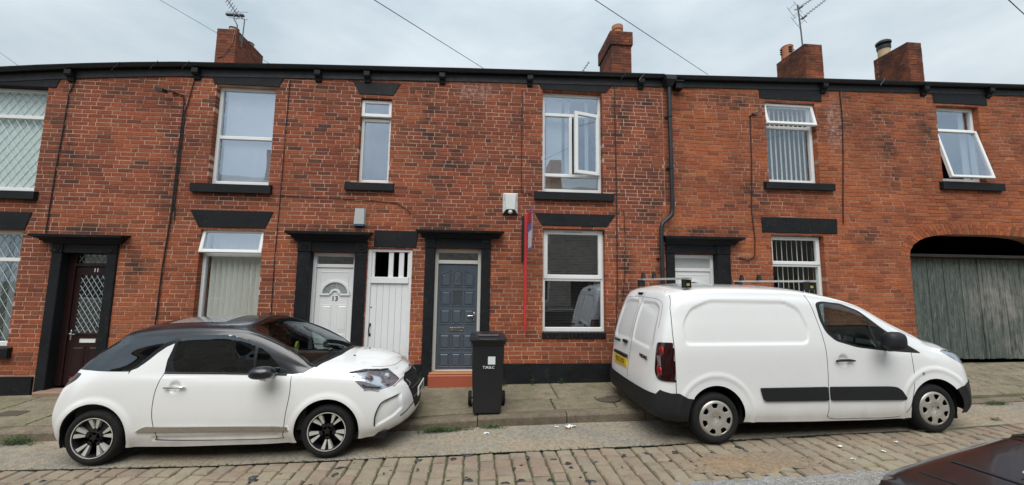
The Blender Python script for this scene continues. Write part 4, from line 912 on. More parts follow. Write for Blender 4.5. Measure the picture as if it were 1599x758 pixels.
    def part(s, label, name, mat, parent, side=0, off=0):
        """side 0: both halves in one mesh; 1: left (+y) only; -1: right (-y) only"""
        k = s.lab == s.names.index(label); F = s.F[k]; rev = s.rev[k]; ids, inv = np.unique(F, return_inverse=True); inv = inv.reshape(F.shape)
        Q = s.Q[ids]+s.n[ids]*off; m = s.m[ids]; V = []; NN = []; FF = []
        for sg in ((1, -1) if side == 0 else (side,)):
            b = len(V); V += (Q*[1, sg, 1]).tolist(); NN += (m*[1, sg, 1]).tolist()
            f = inv+b; fl = rev ^ (sg < 0); f = np.where(fl[:, None], f[:, ::-1], f); FF += [list(dict.fromkeys(q)) for q in f.tolist()]
        me = bpy.data.meshes.new(name); me.from_pydata(V, [], FF); me.materials.append(mat)
        for p in me.polygons: p.use_smooth = True
        me.normals_split_custom_set_from_vertices([tuple(x) for x in NN])
        o = bpy.data.objects.new(name, me); col.objects.link(o); o.parent = parent; return o
    def on(s, view, pts, side=-1, off=0, cond=None):
        """points of a drawing in the given view carried onto the skin"""
        ax = list(VIEW[view]); q = np.array(pts, float); q0 = q.copy()
        if view in ('front',): q0[:, 0] = np.abs(q0[:, 0])
        P = s.P.copy()
        if cond is not None: P[~cond(P)] = 1e6
        u = []; v = []
        for a in q0: k = np.argmin(((P[:, ax]-a)**2).sum(1)); u.append(s.u[k]); v.append(s.v[k])
        u, v = newton(s.S, np.array(u), np.array(v), q0, ax, 5); X = s.S(u, v); n = s.normal(u, v); sg = np.sign((n*(X-np.array([1.6, 0, .7]))).sum(1))[:, None]; X = X+n*sg*off
        return [Vector((x, y*side, z)) for x, y, z in X]
    def line(s, view, pts, name, mat, parent, r=.003, side=-1, off=0, cond=None, dens=.05, closed=False):
        if closed: pts = list(pts)+[pts[0]]
        d = [pts[0]]
        for a, b in zip(pts, pts[1:]):
            n = max(1, int(math.dist(a, b)/dens)); d += [(a[0]+(b[0]-a[0])*k/n, a[1]+(b[1]-a[1])*k/n) for k in range(1, n+1)]
        return mk(name, MB().tube(s.on(view, d, side, off, cond), r, 5), mat, parent, local=True)
def smooth_line(pts, n=6):
    P = [np.array(p, float) for p in pts]; P = [2*P[0]-P[1]]+P+[2*P[-1]-P[-2]]; out = []
    for i in range(1, len(P)-2):
        for k in range(n): w = cr_w(np.array(k/n)); out.append(tuple(w[0]*P[i-1]+w[1]*P[i]+w[2]*P[i+1]+w[3]*P[i+2]))
    out.append(tuple(P[-2])); return out

def wheel(parent, x, y, z, r, rim, style, side=-1, w=.2, rot=0, detail=True):
    """side -1: the outer face looks to -y"""
    s = side; W = mk('wheel', MB().lathe([(rim-.005, s*-.005), (rim+.012, s*.004), (rim+.03, s*.010), (r-.03, s*.006), (r-.012, s*-.012), (r, s*-.035), (r, -s*(w-.035)), (r-.015, -s*(w-.01)), (rim, -s*w)], (0,0,0), 'y', 48, caps=False), M['tyre'], parent, local=True, smooth=R(40))
    W.location = (x, y, z)
    mb = MB()
    for k in range(44): a = 2*math.pi*k/44; mb.box(0,0,0,0,0,0) if False else None
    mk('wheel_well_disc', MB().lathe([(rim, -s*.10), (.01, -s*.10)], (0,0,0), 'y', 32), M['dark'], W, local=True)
    if not detail: return W
    if style == 'alloy':
        mk('rim', MB().lathe([(rim, s*.004), (rim-.012, s*.004), (rim-.018, -s*.004), (rim-.02, -s*.10)], (0,0,0), 'y', 48, caps=False).lathe([(.055, -s*.02), (.06, s*-.03), (.075, -s*.06)], (0,0,0), 'y', 24, caps=False).lathe([(.001, -s*.012), (.028, -s*.012), (.03, -s*.02), (.055, -s*.02)], (0,0,0), 'y', 24), M['alloyblk'], W, local=True, smooth=R(40))
        mk('rim_lip', MB().lathe([(rim-.001, s*.006), (rim-.010, s*.006), (rim-.011, -s*.002)], (0,0,0), 'y', 48, caps=False), M['alloy'], W, local=True, smooth=R(40))
        for k in range(5):
            a0 = R(90+72*k)+rot
            for dA in (-.19, .19):
                a = a0+dA; ca, sa = math.cos(a), math.sin(a)
                def pt(rr, off, yy): cx, cz = math.cos(a0+dA*(1.15 if rr > .1 else .8)), math.sin(a0+dA*(1.15 if rr > .1 else .8)); return (cx*rr-cz*off, s*yy, cz*rr+cx*off)
                iw, ow = .009, .021
                f = [pt(.095,-iw,-.022), pt(.095,iw,-.022), pt(rim-.016,ow,-.004), pt(rim-.016,-ow,-.004)]; bk = [(p[0], -s*.05, p[2]) for p in f]
                b = MB().add(f+bk, [(0,1,2,3) if s < 0 else (3,2,1,0), (0,4,5,1), (1,5,6,2), (2,6,7,3), (3,7,4,0)]); mk('spoke', b, M['alloy'], W, local=True)
                f2 = [pt(.03,-iw*1.1,-.026), pt(.03,iw*1.1,-.026), pt(.10,iw*1.2,-.024), pt(.10,-iw*1.2,-.024)]; bk = [(p[0], -s*.06, p[2]) for p in f2]
                mk('spoke_root', MB().add(f2+bk, [(0,1,2,3), (0,4,5,1), (1,5,6,2), (2,6,7,3), (3,7,4,0)]), M['alloyblk'], W, local=True)
            mk('wheel_nut', MB().lathe([(.009,-s*.028),(.009,-s*.018)], (math.cos(a0+.6)*.04,0,math.sin(a0+.6)*.04), 'y', 6), M['alloyblk'], W, local=True)
    else:
        mb = MB(); na, nr = (336, 60) if s < 0 else (112, 20); prof = lambda q: (.012-.03*max(0, 1-q/.42)**1.2 if q < .42 else .012-.02*max(0, (q-.82)/.18)**2)
        hole = lambda q, a: (.56+.03*math.cos(a*7+rot) < q < .85) and abs(((a*7/(2*math.pi)+rot)+.5) % 1-.5) < (.20+.10*(q-.56)/.3)*(1 if .6 < q < .81 else .72)
        for i in range(nr+1):
            for k in range(na): q = i/nr; a = 2*math.pi*k/na; mb.v.append((rim*q*math.cos(a), s*prof(q), rim*q*math.sin(a)))
        for i in range(nr):
            for k in range(na):
                if not hole((i+.5)/nr, 2*math.pi*(k+.5)/na): f = (i*na+k, i*na+(k+1)%na, (i+1)*na+(k+1)%na, (i+1)*na+k); mb.f.append(f)
        o = mk('hubcap', mb, M['hub'], W, local=True, smooth=True); md = o.modifiers.new('s', 'SOLIDIFY'); md.thickness = .012; md.offset = 1 if s < 0 else -1
        for k in range(4): a = R(20+90*k); mk('wheel_nut', MB().lathe([(.017,s*.004),(.017,s*-.03)], (math.cos(a)*.052,0,math.sin(a)*.052), 'y', 6), M['trim'] if k == 0 else M['hub'], W, local=True)
        mk('badge', MB().lathe([(.02,-s*.012),(.022,-s*.02)], (0,0,0), 'y', 12), M['boxgrey'], W, local=True)
    return W
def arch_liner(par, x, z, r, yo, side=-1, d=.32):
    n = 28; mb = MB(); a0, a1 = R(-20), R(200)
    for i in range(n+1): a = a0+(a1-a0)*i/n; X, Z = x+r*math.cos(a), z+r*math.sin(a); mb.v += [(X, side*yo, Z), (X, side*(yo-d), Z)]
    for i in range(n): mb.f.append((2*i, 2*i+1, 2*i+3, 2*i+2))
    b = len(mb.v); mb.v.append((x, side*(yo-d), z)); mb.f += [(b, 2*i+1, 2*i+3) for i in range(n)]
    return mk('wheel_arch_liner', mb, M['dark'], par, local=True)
def plate(par, txt, mat, c, nrm_yaw, w=.52, h=.11, tilt=0, ts=.085):
    p = mk('number_plate', MB().bbox(-w/2, w/2, -.006, .004, -h/2, h/2, .003), mat, par, local=True); p.location = c; p.rotation_euler = (tilt, 0, nrm_yaw)
    mw = Matrix.Translation((0,-.007,0)) @ Matrix.Rotation(R(90), 4, 'X') @ Matrix.Diagonal((.78, 1, 1, 1)); text(txt, ts, M['trim'], p, mw, .0006, name='plate_lettering', bold=.002); return p
def seat(par, x, y, z=.35, mat='seat', h=.62):
    return mk('seat', MB().bbox(x-.25, x+.25, y-.23, y+.23, z, z+.15, .04).xprism([(-.22,0)], 0, 0) if False else MB().add(
        [(x+dx, y+dy, zz) for dx, dy, zz in [(-.2,-.22,z),(.28,-.22,z),(.28,.22,z),(-.2,.22,z),(-.2,-.22,z+.14),(.28,-.20,z+.16),(.28,.20,z+.16),(-.2,.22,z+.14),
        (-.26,-.22,z+.1),(-.12,-.20,z+.1),(-.12,.20,z+.1),(-.26,.22,z+.1),(-.42,-.18,z+h),(-.34,-.17,z+h),(-.34,.17,z+h),(-.42,.18,z+h),
        (-.41,-.11,z+h+.03),(-.34,-.11,z+h+.03),(-.34,.11,z+h+.03),(-.41,.11,z+h+.03),(-.44,-.10,z+h+.2),(-.37,-.10,z+h+.2),(-.37,.10,z+h+.2),(-.44,.10,z+h+.2)]],
        [tuple(b+k for k in f) for b in (0,8,16) for f in ((0,3,2,1),(4,5,6,7),(0,1,5,4),(1,2,6,5),(2,3,7,6),(3,0,4,7))]), M[mat], par, local=True)
def steering(par, x, y, z):
    n = 28; rr = .18; pts = [(x+.07*math.cos(2*math.pi*k/n), y+rr*math.sin(2*math.pi*k/n), z+rr*math.cos(2*math.pi*k/n)*.93) for k in range(n+1)]
    return mk('steering_wheel', MB().tube(pts, .014, 6).tube([(x+.07,y,z+.17),(x,y,z),(x-.07,y,z-.17)], .014, 5).tube([(x,y-.17,z),(x,y+.17,z)], .014, 5).tube([(x,y,z),(x+.3,y,z-.08)], .03, 6), M['trim'], par, local=True)
# ================================================================== white hatchback with black roof
def mirror_shell(par, x, y, z, sd_, rx, rz, mat, pw=2.4):
    secs = []; n = 28
    for t, k in ((.07,.30),(.09,.62),(.12,.84),(.17,.97),(.21,1.0),(.25,.90),(.275,.66),(.285,.30)):
        r_ = []
        for i in range(n):
            a = 2*math.pi*i/n; c, q = math.cos(a), math.sin(a); c = math.copysign(abs(c)**(2/pw), c); q = math.copysign(abs(q)**(2/pw), q)
            r_.append((x+rx*k*c*(1 if c > 0 else .92)+.05*(.2-t), y+sd_*t, z+rz*k*q*(1 if q > 0 else .8)))
        secs.append(r_)
    mb = MB()
    for q in secs: mb.v += q
    for i in range(len(secs)-1): mb.f += [((i*n+k, i*n+(k+1)%n, (i+1)*n+(k+1)%n, (i+1)*n+k) if sd_ > 0 else (i*n+k, (i+1)*n+k, (i+1)*n+(k+1)%n, i*n+(k+1)%n)) for k in range(n)]
    mb.f += [tuple(range(n)), tuple((len(secs)-1)*n+k for k in range(n))]
    return mk('door_mirror', mb, mat, par, local=True, smooth=R(60))
DN = [
 [(-.42,0,.20),(-.50,0,.33),(-.53,0,.55),(-.47,0,.80),(-.40,0,.96),(-.30,0,1.12),(-.16,0,1.27),(-.04,0,1.385),(.03,0,1.425)],
 [(-.41,.46,.20),(-.49,.48,.33),(-.515,.49,.55),(-.455,.48,.80),(-.385,.46,.96),(-.285,.43,1.12),(-.145,.40,1.27),(-.03,.33,1.38),(.06,0,1.44)],
 [(-.36,.68,.20),(-.42,.72,.34),(-.44,.74,.55),(-.385,.72,.80),(-.31,.66,.97),(-.20,.61,1.12),(-.07,.56,1.27),(.03,.46,1.385),(.12,0,1.455)],
 [(-.25,.76,.20),(-.29,.80,.35),(-.30,.82,.55),(-.24,.80,.81),(-.15,.755,.98),(-.07,.69,1.13),(.05,.62,1.28),(.13,.50,1.405),(.2,0,1.47)],
 [(.0,.795,.19),(.0,.84,.35),(.0,.85,.58),(.03,.835,.84),(.07,.80,.985),(.12,.735,1.13),(.19,.66,1.295),(.25,.52,1.425),(.3,0,1.485)],
 [(.5,.80,.18),(.5,.84,.33),(.5,.85,.58),(.5,.83,.86),(.5,.80,.965),(.5,.745,1.14),(.5,.675,1.335),(.5,.54,1.45),(.5,0,1.50)],
 [(.9,.80,.17),(.9,.84,.32),(.9,.85,.57),(.9,.835,.84),(.9,.80,.955),(.9,.75,1.14),(.9,.68,1.365),(.9,.55,1.465),(.9,0,1.51)],
 [(1.3,.80,.17),(1.3,.84,.32),(1.3,.85,.57),(1.3,.835,.83),(1.3,.80,.945),(1.3,.75,1.14),(1.3,.675,1.365),(1.3,.55,1.455),(1.3,0,1.505)],
 [(1.5,.80,.17),(1.5,.84,.32),(1.5,.85,.57),(1.5,.835,.83),(1.5,.80,.94),(1.5,.75,1.13),(1.53,.67,1.335),(1.50,.57,1.405),(1.5,0,1.475)],
 [(1.8,.80,.17),(1.8,.84,.32),(1.8,.85,.57),(1.8,.835,.83),(1.8,.80,.935),(1.8,.76,1.09),(1.84,.70,1.22),(1.80,.61,1.285),(1.8,0,1.36)],
 [(2.1,.80,.18),(2.1,.84,.32),(2.1,.855,.58),(2.1,.835,.84),(2.1,.80,.93),(2.1,.765,1.0),(2.12,.73,1.06),(2.1,.63,1.13),(2.14,0,1.22)],
 [(2.26,.80,.18),(2.26,.84,.33),(2.26,.858,.58),(2.26,.835,.85),(2.26,.795,.93),(2.26,.76,.965),(2.26,.72,.995),(2.26,.58,1.04),(2.40,0,1.10)],
 [(2.48,.80,.19),(2.48,.845,.34),(2.48,.86,.58),(2.48,.835,.85),(2.48,.79,.915),(2.48,.745,.95),(2.48,.67,.975),(2.52,.47,1.02),(2.62,0,1.055)],
 [(2.78,.79,.20),(2.8,.835,.34),(2.8,.845,.58),(2.8,.82,.82),(2.8,.775,.885),(2.8,.72,.92),(2.8,.64,.945),(2.82,.43,.985),(2.88,0,1.02)],
 [(3.0,.75,.20),(3.05,.79,.33),(3.07,.79,.56),(3.05,.76,.76),(3.03,.72,.83),(3.03,.67,.87),(3.03,.58,.89),(3.06,.39,.925),(3.1,0,.96)],
 [(3.17,.63,.21),(3.25,.67,.33),(3.27,.67,.54),(3.21,.64,.71),(3.17,.61,.77),(3.15,.57,.81),(3.15,.5,.835),(3.18,.33,.865),(3.22,0,.895)],
 [(3.30,.38,.21),(3.40,.40,.32),(3.405,.40,.53),(3.35,.39,.68),(3.30,.38,.735),(3.28,.36,.775),(3.27,.32,.80),(3.28,.22,.825),(3.30,0,.845)],
 [(3.35,0,.21),(3.46,0,.32),(3.46,0,.52),(3.41,0,.66),(3.37,0,.715),(3.35,0,.755),(3.33,0,.78),(3.32,0,.80),(3.31,0,.815)]]
DN = [[(x-(.03,.03,.03,.02)[i]*(1 if k < 6 else .3) if i < 4 else x if x < 2.5 else 2.5+(x-2.5)*.895, y*(1.05 if i == 2 and k < 6 else 1), z+(.02 if k == 8 and 2 < i < 9 else 0)) for k, (x, y, z) in enumerate(r)] for i, r in enumerate(DN)]
C1 = Car(DN, .015); sideY = lambda P: P[:, 1] > .55
RW, FW, WZ = 0.0, 2.46, .295
up_hi = lambda P: (P[:, 2] > .9)
# black roof skin, windscreen, glass
def wind(P): return (P[:, 0] > 1.36) & (P[:, 2] > .97)
for cx in (RW, FW): C1.region('arch', 'side', circ(cx, WZ+.01, .355, 56), lambda P: (P[:, 1] > .4))
roofp = [(-.34,.985),(-.29,1.02),(.10,1.345),(.16,1.36),(.44,1.40),(.56,1.36),(.60,1.24),(.66,1.10),(.66,.975),(1.3,.955),(2.06,.925),(2.20,.955),(2.27,1.0),(2.7,1.35),(1.0,1.8),(-.3,1.6),(-.6,1.1)]
C1.region('roof', 'side', [(-.34,1.0),(.0,.99),(.28,.985),(.66,.975),(1.3,.957),(2.04,.928),(2.16,.94),(2.262,.998),(2.30,1.03),(2.9,1.6),(1.0,1.9),(-.3,1.6)], lambda P: (P[:, 2] > .91) & (P[:, 0] < 2.45))
qg = rounded([(-.30,1.0),(-.20,1.135),(-.03,1.285),(.10,1.335),(.36,1.352),(.66,1.35),(.66,1.325),(.55,1.265),(.45,1.17),(.37,1.07),(.29,1.01),(.22,.996)], .02)
C1.region('rear_quarter_glass', 'side', qg, lambda P: (P[:, 1] > .45) & (P[:, 0] > -.3))
C1.region('body', 'side', [(.28,.93),(.29,.99),(.36,1.02),(.44,1.09),(.52,1.175),(.60,1.24),(.675,1.275),(.665,1.2),(.645,1.1),(.655,.93)], lambda P: P[:, 1] > .55)
C1.region('door_glass', 'side', rounded([(.76,.978),(.70,1.10),(.70,1.30),(.80,1.365),(1.28,1.365),(1.52,1.285),(1.565,1.25),(1.60,.955)], .03), lambda P: P[:, 1] > .55)
C1.region('front_quarter_glass', 'side', rounded([(1.625,.955),(1.60,1.235),(1.72,1.165),(1.88,1.02),(1.90,.945)], .03), lambda P: P[:, 1] > .55)
# windscreen in plan view
C1.region('windscreen', 'top', [(1.40,-.5),(1.38,.0),(1.40,.30),(1.44,.585),(1.80,.672),(2.10,.718),(2.225,.725),(2.30,.52),(2.365,.30),(2.395,0),(2.36,-.5)], lambda P: (P[:, 2] > .98))
C1.region('scuttle', 'top', [(2.225,.725),(2.27,.735),(2.35,.53),(2.42,.31),(2.455,0),(2.4,-.5),(2.30,-.5),(2.395,0),(2.365,.30),(2.30,.52)], lambda P: (P[:, 2] > .95))
C1.region('sunroof', 'top', [(.36,-.4),(.36,.40),(1.04,.44),(1.06,-.4)], lambda P: (P[:, 2] > 1.3))
C1.region('rear_glass', 'front', [(-1,1.04),(.50,1.04),(.42,1.34),(-1,1.36)], lambda P: (P[:, 0] < .05))
hl = rounded([(2.65,.93),(2.80,.94),(3.02,.905),(3.19,.85),(3.20,.80),(3.15,.735),(3.0,.72),(2.85,.745)], .025)
C1.region('headlight', 'side', hl, lambda P: P[:, 1] > .44)
C1.region('tail_light', 'side', rounded([(-.48,.74),(-.56,.86),(-.50,.975),(-.24,.965),(-.27,.90),(-.36,.835)], .03), lambda P: P[:, 1] > .5)
C1.region('grille', 'front', rounded([(-.9,.80),(.26,.80),(.38,.74),(.36,.60),(.30,.44),(.24,.36),(-.9,.36)], .03), lambda P: (P[:, 0] > 3.0))
C1.region('lower_grille', 'front', [(-.9,.20),(.66,.20),(.66,.235),(.5,.25),(-.9,.25)], lambda P: (P[:, 0] > 2.75))
C1.emboss('side', circ(RW, WZ, .375, 50), -.014, cond=lambda P: P[:, 1] > .5, edge=.07); C1.emboss('side', circ(FW, WZ, .375, 50), -.014, cond=lambda P: P[:, 1] > .5, edge=.07)
C1.emboss('side', [(2.97,.31),(2.99,.48),(3.07,.60),(3.23,.635),(3.26,.46),(3.18,.40),(3.02,.33)], .018, .02, cond=lambda P: P[:, 1] > .4)
C1.emboss('side', [(.60,.24),(.60,.30),(1.95,.30),(1.95,.24)], .010, .015, cond=lambda P: P[:, 1] > .5)
C1.emboss('side', circ(.80,.815,.07,24), .022, .03, cond=lambda P: P[:, 1] > .5)
C1.emboss('side', [(.65,.92),(.65,.90),(2.9,.905),(2.9,.93)], -.004, .012, cond=lambda P: P[:, 1] > .5)
C1.finish()
car = root('parked_car', (-4.165, -2.10+.85, -.298), 'white three-door hatchback with a black roof parked half on the pavement', 'car')
car.rotation_euler = (0, R(-.6), 0)
C1.part('body', 'body', M['carwhite'], car); C1.part('roof', 'roof', M['gloss'], car); C1.part('windscreen', 'windscreen', M['carglass'], car); C1.part('scuttle', 'scuttle_panel', M['trim'], car)
C1.part('sunroof', 'sunroof', M['sunroof_sky'], car, off=.002); C1.part('rear_glass', 'rear_window', M['cglassd'], car); C1.part('grille', 'grille', M['trim'], car, off=-.012); C1.part('lower_grille', 'front_valance', M['trim'], car)  # pale sunroof colour stands in for sky mirrored in its glass
for sd_ in (-1, 1):
    for n_, nm in (('rear_quarter_glass','side_window'), ('door_glass','side_window'), ('front_quarter_glass','side_window')): C1.part(n_, nm, M['cglassd'] if n_ != 'front_quarter_glass' else M['carglass'], car, sd_)
    h = C1.part('headlight', 'headlight', M['lens'], car, sd_, .002); C1.part('headlight', 'reflector', M['refl'], h, sd_, -.010)
    P1 = C1.on('side', [(2.88,.835)], sd_, -.02)[0]; mk('projector_lamp', MB().lathe([(.05,0),(.052,-sd_*.02),(.062,-sd_*.02),(.065,-sd_*.05)], tuple(P1), 'y', 20), M['chrome'], h, local=True, smooth=R(40))
    P1 = C1.on('side', [(3.05,.835)], sd_, -.015)[0]; mk('projector_lamp', MB().lathe([(.025,0),(.04,-sd_*.02),(.05,-sd_*.04)], tuple(P1), 'y', 16), M['refl'], h, local=True, smooth=R(40))
    mk('lamp_bezel', MB().tube(C1.on('side', [(2.70,.905),(2.86,.775),(3.0,.75),(3.10,.755)], sd_, -.008), .009, 6), M['trim'], h, local=True)
    mk('lamp_bezel', MB().tube(C1.on('side', [(2.67,.92),(2.80,.928),(2.98,.903),(3.12,.868)], sd_, -.006), .008, 6), M['trim'], h, local=True)
    mk('lamp_trim', MB().tube(C1.on('side', [(2.85,.738),(3.0,.712),(3.15,.726),(3.21,.77)], sd_, .001), .006, 6), M['chrome'], h, local=True)
    tl = C1.part('tail_light', 'tail_light', M['redlens2'], car, sd_); mk('lamp_core', MB().tube(C1.on('side', [(-.46,.82),(-.42,.88),(-.33,.92)], sd_, -.002), [.02,.03,.015], 8), M['redlens'], tl, local=True)
    C1.line('side', smooth_line([(.66,.975),(.625,.86),(.60,.72),(.605,.50),(.66,.30),(.70,.255),(1.3,.235),(1.94,.235),(1.985,.27),(2.01,.50),(2.04,.72),(2.035,.92)], 5), 'door_gap', M['seam'], car, .0042, sd_, -.001)
    mk('door_handle', MB().tube([p+Vector((0,sd_*.022,0)) for p in C1.on('side', [(.70,.815),(.78,.818),(.87,.818),(.93,.815)], sd_)], [.008,.013,.013,.008], 8), M['chrome'], car, local=True, smooth=True)
    C1.line('side', [(.66,.966),(1.3,.950),(1.98,.922)], 'window_seal', M['trim'], car, .009, sd_, .003)
    C1.line('side', smooth_line([(2.40,1.0),(2.62,.975),(2.86,.94),(3.03,.90)], 4), 'bonnet_gap', M['seam'], car, .003, sd_, -.0005, cond=lambda P: P[:, 1] > .3) if False else None
    C1.line('top', smooth_line([(1.385,0),(1.40,.30),(1.44,.585),(1.80,.672),(2.10,.718),(2.225,.725)], 4), 'windscreen_seal', M['seam'], car, .011, sd_, .002, cond=lambda P: P[:, 2] > .97)
    pts = smooth_line([(.45,.355),(.55,.405),(.75,.40),(1.9,.375),(2.02,.345),(1.95,.325),(1.0,.345),(.7,.35)], 4); top_ = C1.on('side', pts, sd_, .004); 
    n_ = len(pts); mbm = MB().add([tuple(p) for p in top_]+[(p.x, p.y+sd_*.016, p.z) for p in top_], [tuple(range(n_, 2*n_))]+[(i,(i+1)%n_,n_+(i+1)%n_,n_+i) for i in range(n_)]); mk('side_moulding', mbm, M['chrome'], car, local=True)
    # door mirror
    bx, by = 1.80, sd_*.80; mk_ = mirror_shell(car, bx, by, .985, sd_, .135, .075, M['gloss'])
    mk('mirror_arm', MB().tube([(bx+.06,by-sd_*.02,.935),(bx,by+sd_*.12,.905),(bx-.02,by+sd_*.18,.925)], [.02,.026,.016], 8), M['chrome'], mk_, local=True, smooth=True)
    for X in (RW, FW): arch_liner(car, X, WZ+.01, .356, .80, sd_, .30)
    wheel(car, RW, sd_*.825, .292, .294, .214, 'alloy', sd_, rot=.0); wheel(car, FW, sd_*.825, .292, .294, .214, 'alloy', sd_, rot=R(38))
bg_ = [(2.86,.535),(2.98,.44),(3.08,.24),(3.115,0)]
for sd_ in (-1, 1): C1.line('top', smooth_line(bg_, 4), 'bonnet_gap', M['seam'], car, .0032, sd_, -.0005, cond=lambda P: P[:, 2] > .80)
mk('wiper', MB().tube([p for p in C1.on('top', [(2.36,.1),(2.20,.25),(2.05,.42)], -1, .012)], .007, 5), M['trim'], car, local=True); mk('wiper', MB().tube(C1.on('top', [(2.36,.1),(2.30,.3),(2.22,.56)], 1, .012), .007, 5), M['trim'], car, local=True)
mk('washer_jet', MB().tube(C1.on('top', [(2.56,.30),(2.585,.30)], -1, .004), .009, 6), M['trim'], car, local=True); mk('washer_jet', MB().tube(C1.on('top', [(2.60,.25),(2.62,.25)], 1, .004), .009, 6), M['trim'], car, local=True)
mk('badge', MB().box(3.21,3.225,-.04,.04,.845,.86), M['chrome'], car, local=True); mk('grille_wing', MB().tube([(3.25,-.37,.745),(3.30,-.34,.69),(3.28,-.355,.65)], .012, 6), M['chrome'], car, local=True)
mk('grille_bar', MB().tube([(3.31,-.30,.62),(3.355,0,.63),(3.31,.30,.62)], .006, 5).tube([(3.33,-.27,.50),(3.365,0,.50),(3.33,.27,.50)], .006, 5), M['chrome'], car, local=True)
C1.line('side', smooth_line([(2.98,.33),(2.985,.44),(3.03,.56),(3.09,.60),(3.20,.625)], 4), 'bumper_vent', M['trim'], car, .008, -1, .0, cond=lambda P: P[:, 1] > .4); C1.line('front', [(.60,.375),(.42,.42),(.30,.45)], 'bumper_vent', M['trim'], car, .007, -1, 0, cond=lambda P: P[:, 0] > 2.9)
plate(car, 'MW16 TSX', M['wplate'], (3.385,0,.56), R(90), .50, .11)
mk('floor_pan', MB().box(-.35,3.1,-.74,.74,.17,.24), M['dark'], car, local=True)
mk('cabin_trim', MB().box(-.25,2.25,-.72,.72,.25,.34).box(-.25,2.2,-.765,-.735,.3,.90).box(-.25,2.2,.735,.765,.3,.90).add([(2.0,-.72,.5),(2.0,.72,.5),(1.98,.72,.93),(1.98,-.72,.93),(2.3,-.72,.98),(2.3,.72,.98)], [(0,1,2,3),(3,2,5,4)]), M['seat'], car, local=True)
for X, Y in ((1.15,-.36),(1.15,.36),(.35,-.36),(.35,.36)): seat(car, X, Y, .34, h=.52)
steering(car, 1.72, -.36, .88); mk('air_freshener', MB().tube([(1.72,-.02,1.18),(1.72,-.05,1.12),(1.72,-.02,1.03),(1.72,.02,1.10),(1.72,0,1.18)], .014, 6), M['yellow'], car, local=True); mk('rear_view_mirror', MB().bbox(1.62,1.66,-.12,.12,1.24,1.31,.01), M['trim'], car, local=True)

